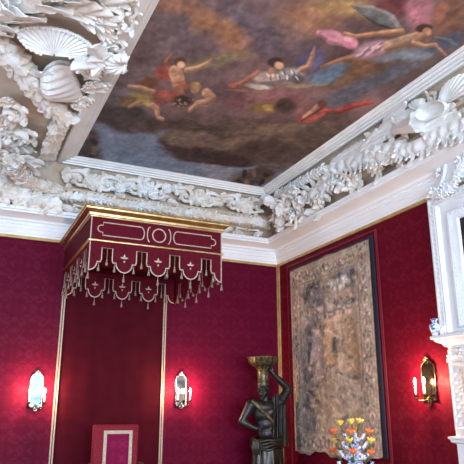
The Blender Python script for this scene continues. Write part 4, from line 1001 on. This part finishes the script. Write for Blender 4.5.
for i, (z, r, s) in enumerate(tiers):
    mb = MB(); hgt = (tiers[i+1][0] if i < 4 else 1.42)-z; sq(mb, [(r*.55, z), (r*.92, z+.02), (r, z+hgt*.35), (r*.95, z+hgt*.55), (r*.6, z+hgt*.72), (r*.45, z+hgt*.86), (r*.5, z+hgt)], VP)
    q = part(mb, 'tier', 'delft', vs, ang=30)
    for k in range(4):
        a = PI/4+.3+PI/2*k; d = V((math.cos(a), math.sin(a), 0)); b0 = VP+d*r*.95+V((0, 0, z+hgt*.4))
        sp = MB().tube([b0, b0+d*.035+V((0, 0, .015)), b0+d*.055+V((0, 0, .05)), b0+d*.06+V((0, 0, .075))], [.024, .02, .019, .025], 10); sp.build('spout', 'delft', q, loc=ROOT[q.name])
part(MB().lathe([(.025, 1.41), (.035, 1.42), (.018, 1.44), (.024, 1.455), (.010, 1.475)], VP, 12), 'finial', 'delft', vs)
def tulip(label, q, p, m, s=1.0):
    C = rt(*q, p); tip = C-V((0, 0, .035*s)); d = (C-V((VP.x, VP.y, C.z))); out = d.normalized() if d.length > .01 else V((0, 0, 1))
    zb_ = C.z-.16; t = thing('tulip', label, 'flower', tip)
    root = V((VP.x, VP.y, 0)).lerp(V((C.x, C.y, 0)), .62); root.z = C.z-.13
    part(MB().tube(resample([root, root.lerp(tip, .5)+out*.015, tip], .02), .006, 6), 'stem', 'green', t)
    mb = MB(); ax = (V((0, 0, 1))+out*.25).normalized(); u = ax.orthogonal().normalized(); w = ax.cross(u)
    for k in range(6):
        a = PI/3*k; dd = u*math.cos(a)+w*math.sin(a); mb.leaf(tip+dd*.006, ax*.75+dd*(.85 if k % 2 else .7), -dd+ax*.3, .088*s, .034*s, .9, 1, -.5, .004, .1, 8, 4)
    mb.ell(tip+ax*.02*s, .018*s, 8, 6); part(mb, 'flower_head', m, t)
    part(MB().leaf(root, (tip-root).normalized()+out*.4+V((random.uniform(-.3, .3), random.uniform(-.4, .4), 0)), out, .15, .018, .7, 1, .4, .003, .2, 8, 4), 'leaf', 'green', t)
G = 'tulips in the tiered vase'
for lb, q, pp, m in (
    ('yellow tulip at the top of the vase, first from the left', (340, 423), .55, 'yellow'), ('yellow tulip at the top of the vase, the middle one', (351, 421.5), .6, 'yellow'), ('yellow tulip at the top of the vase, last on the right', (359, 421), .58, 'yellow'),
    ('orange tulip on the left side, highest of that side', (334, 431.5), .62, 'orange'), ('orange tulip just under the middle yellow tulip', (350.5, 432), .72, 'orange'), ('small orange red tulip tucked behind the top of the vase', (354.5, 429.3), .55, 'orange'), ('orange tulip on the right side, highest of that side', (368.5, 431.5), .58, 'orange'),
    ('yellow tulip on the left side between two orange tulips', (335.5, 440.5), .6, 'yellow'), ('yellow tulip low at the centre of the vase between orange ones', (349.5, 440), .74, 'yellow'), ('yellow tulip on the right side between two orange tulips', (370.5, 440.5), .6, 'yellow'),
    ('orange tulip on the left side, lowest of that side', (334, 450), .62, 'orange'), ('orange tulip low at the centre of the vase, below the yellow ones', (353, 451.5), .78, 'orange'), ('orange tulip on the right side, lowest of that side', (370.5, 452.5), .6, 'orange')):
    tulip(lb, q, pp, m, .8 if 'small' not in lb else .62); bpy.context.scene.collection.objects  # noqa
for o in COL.objects:
    if o.name.startswith('tulip') and not o.name.startswith('tulip_vase'): o['group'] = G

# ------------------------------------------------------------------ chimneypiece, overmantel and small vase
cm = thing('chimneypiece', 'white carved chimneypiece with a projecting mantel shelf at the right edge', 'fireplace', (-.2, -5.0, 0))
Y1, Y2 = -3.95, -6.35
def mantel_prof(mb, prof, m=1):
    rows = []
    for q, z in prof: rows.append([V((0, Y1+.0-(.30-q)*.95, z)), V((-q, Y1-(.30-q)*.95, z)), V((-q, Y2+(.30-q)*.95, z)), V((0, Y2+(.30-q)*.95, z))])
    mb.grid(rows); b = len(mb.v)-4; mb.f.append((b, b+1, b+2, b+3)); return mb
part(mantel_prof(MB(), [(.15, 2.335), (.17, 2.345), (.175, 2.36), (.20, 2.37), (.215, 2.40), (.245, 2.415), (.27, 2.43), (.275, 2.445), (.30, 2.455), (.30, 2.482), (.29, 2.488), (.0, 2.488)]), 'mantel_shelf', 'marble', cm, ang=25)
yl = -4.03
mb = MB().box((-.14, Y2+.08, 1.42), (0, yl, 2.34)); mb.box((-.155, Y2+.06, 2.20), (0, yl+.015, 2.245))
part(mb, 'frieze_block', 'marble', cm, smooth=False)
for y0, y1 in ((-4.31, -4.05), (-6.20, -5.94)):
    mb = MB(); rows = []
    for dy, dx in ((0, .14), (0, .165), (.02, .165), (.035, .150), (.07, .150)): rows.append([V((-dx, y1-dy, 1.50+dy)), V((-dx, y0+dy, 1.50+dy)), V((-dx, y0+dy, 2.19-dy)), V((-dx, y1-dy, 2.19-dy))])
    mb.grid(rows, wv=True); b = len(mb.v)-4; mb.f.append((b, b+1, b+2, b+3)); part(mb, 'pilaster_panel', 'marble', cm, ang=25)
    mb = MB(); yc = (y0+y1)/2
    for k in range(7):
        z = 2.12-k*.085
        for sg in (-1, 1): mb.leaf((-.155, yc, z), (-.15, sg*.7, -.8), NR, .09, .024, .9, 3, .3, .008, .3, 8, 4)
        mb.ell((-.165, yc, z-.02), .014, 8, 6)
    part(mb, 'carved_drop', 'marble', cm)
    mb = MB()
    for k in range(4): acanthus(mb, (-.15, y0+.05+k*.06, 2.235), (-.12, random.uniform(-.15, .15), 1), NR, .10, .026, .9, 1)
    scroll(mb, (-.17, y1-.06, 2.29), (0, 1, 0), NR, .035, 1.4, .011, 1, 1); scroll(mb, (-.17, y0+.05, 2.29), (0, -1, 0), NR, .035, 1.4, .011, 1, 1); part(mb, 'carved_capital', 'marble', cm)
part(MB().box((-.24, Y2+.40, 1.42), (0, -4.33, 2.335)), 'centre_block', 'marble', cm, smooth=False)
mb = MB(); rows = []
for q, z in ((.14, 1.36), (.18, 1.375), (.185, 1.40), (.20, 1.41), (.20, 1.43), (.14, 1.44)): rows.append([V((0, yl+(q-.14), z)), V((-q, yl+(q-.14), z)), V((-q, Y2+.08-(q-.14), z)), V((0, Y2+.08-(q-.14), z))])
mb.grid(rows); part(mb, 'string_moulding', 'marble', cm, ang=25)
mb = MB().box((-.14, -4.45, 0), (0, yl, 1.37)); mb.box((-.14, Y2+.08, 0), (0, -5.93, 1.37)); mb.box((-.14, -5.93, 1.15), (0, -4.45, 1.37)); part(mb, 'surround', 'marble', cm, smooth=False)
part(MB().box((-.05, -5.93, 0), (0, -4.45, 1.15)), 'fire_opening', 'darkcanvas', cm, smooth=False)

om = thing('overmantel_picture', 'dark oil picture in a white carved frame above the mantel shelf', 'picture', (-.05, -5.1, 2.49))
yA, yB, zA, zB = -3.895, -6.25, 2.49, 4.135
OF = [(0, 0), (0, .075), (.03, .085), (.05, .06), (.07, .075), (.135, .09), (.15, .07), (.165, .045), (.26, .045), (.27, .065), (.30, .07), (.33, .055), (.40, .04), (.42, .015)]
mb = MB(); rows = []
for q, d in OF: rows.append([V((-d-.02, yA-q, zA+q*.3)), V((-d-.02, yA-q, zB-q*.82)), V((-d-.02, yB+q, zB-q*.82)), V((-d-.02, yB+q, zA+q*.3))])
mb.grid(rows, wv=True); part(mb, 'frame', 'marble', om, ang=25)
def fol(a, b, N, L, W, n):
    mb = MB().tube([a, b], W*.6, 6)
    for k in range(n):
        c = V(a).lerp(V(b), (k+.5)/n); d = (V(b)-V(a)).normalized()
        for sg in (-1, 1):
            D, n_, S = frame3(d, N); mb.leaf(c, D*.8+S*sg*.7+n_*.1, N, L, W, .7, 3, .3, .01, .2, 8, 4)
    part(mb, 'carved_leaf_border', 'marble', om)
N1 = V((-1, 0, 0))
fol((-.10, yA-.10, zA+.05), (-.10, yA-.10, zB-.1), N1, .055, .018, 26); fol((-.10, yA-.10, zB-.085), (-.10, yB+.1, zB-.085), N1, .055, .018, 34)
fol((-.08, yA-.30, zA+.12), (-.08, yA-.30, zB-.28), N1, .04, .013, 26); fol((-.08, yA-.30, zB-.245), (-.08, yB+.3, zB-.245), N1, .04, .013, 30)
part(MB().box((-.035, yB+.4, zA+.1), (-.01, yA-.4, zB-.33)), 'canvas', 'darkcanvas', om, smooth=False)
cr = thing('overmantel_crest', 'white carved scroll crest with leaves on top of the dark picture frame', 'plaster ornament', (-.12, -4.3, 4.14))
q3 = lambda x, y, p=.13: rt(x, y, p)
mb = MB(); mb.poly([q3(*q, .06) for q in ((428, 200), (436, 190), (443, 178), (446, 165), (446, 157), (452, 151), (462, 147), (480, 138), (520, 120), (520, 155), (464, 178))], (-.05, 0, 0)); part(mb, 'back_board', 'marble', cr, ang=30)
part(MB().tube(resample([q3(*q) for q in ((438, 190), (443, 180), (445.5, 168), (445, 158), (450, 151), (460, 147), (480, 138), (510, 124))], .02), .028, 8), 'scroll_rail', 'marble', cr)
for a_ in ((q3(439, 171), (0, 1, 0), N1, .05, 1.3, .02, 1, 2), (q3(460, 158), (0, -1, 0), N1, .06, 1.5, .022, -1, 3), (q3(432, 193), (0, -.6, -.6), N1, .06, 1.6, .022, 1, 3)): part(scroll(MB(), *a_), 'volute', 'marble', cr)
mb = MB(); garland(mb, [q3(*q, .14) for q in ((433, 196), (440, 193), (447, 190), (453, 184), (457, 176), (461, 166), (466, 158))], N1, .03, .09, .03, .035, 6, 110)
for k in range(6): acanthus(mb, q3(436+k*3, 198-k*1.6, .13), (-.1, random.uniform(-.6, .6), 1), N1, .11, .03, 1.0, 1)
part(mb, 'leaf_spray', 'marble', cr)
vb = rt(435.6, 334.4, .17); vb.z = 2.488
dv = thing('porcelain_vase', 'small blue and white porcelain vase standing on the mantel shelf', 'vase', vb)
h = .205; part(MB().lathe([(.036, 0), (.040, .006), (.036, .02), (.038, .04), (.055, .085), (.062, .115), (.058, .14), (.036, .155), (.030, .165), (.032, .19), (.044, h), (.040, h), (.026, .19), (.02, .16)], vb, 28), 'vase_body', 'delft', dv)

# ------------------------------------------------------------------ light
def area(name, loc, rot, sx, sy, e, c):
    L = bpy.data.lights.new(name, 'AREA'); L.shape = 'RECTANGLE'; L.size = sx; L.size_y = sy; L.energy = e; L.color = c
    o = bpy.data.objects.new(name, L); COL.objects.link(o); o.location = loc; o.rotation_euler = rot; return o
DAY = (.62, .80, 1.0)
for a, b in rear: area('daylight', (XL+(a+b)/2, YR-.32, 2.25), (PI/2, 0, 0), b-a, 3.5, 590, DAY)
for a, b in left: area('daylight', (XL-.32, YR+(a+b)/2, 2.25), (PI/2, 0, -PI/2), b-a, 3.5, 100, DAY)
w = bpy.data.worlds.new('sky'); sc.world = w; w.use_nodes = True
bgn = w.node_tree.nodes['Background']; bgn.inputs[0].default_value = (.62, .76, 1, 1); bgn.inputs[1].default_value = 1.0
vs_ = sc.view_settings; vs_.view_transform = 'Standard'; vs_.look = 'None'; vs_.gamma = 1; vs_.use_curve_mapping = False; vs_.exposure = 0.25
sc.cycles.use_denoising = True; sc.cycles.max_bounces = 8; sc.cycles.diffuse_bounces = 3; sc.cycles.sample_clamp_indirect = 6
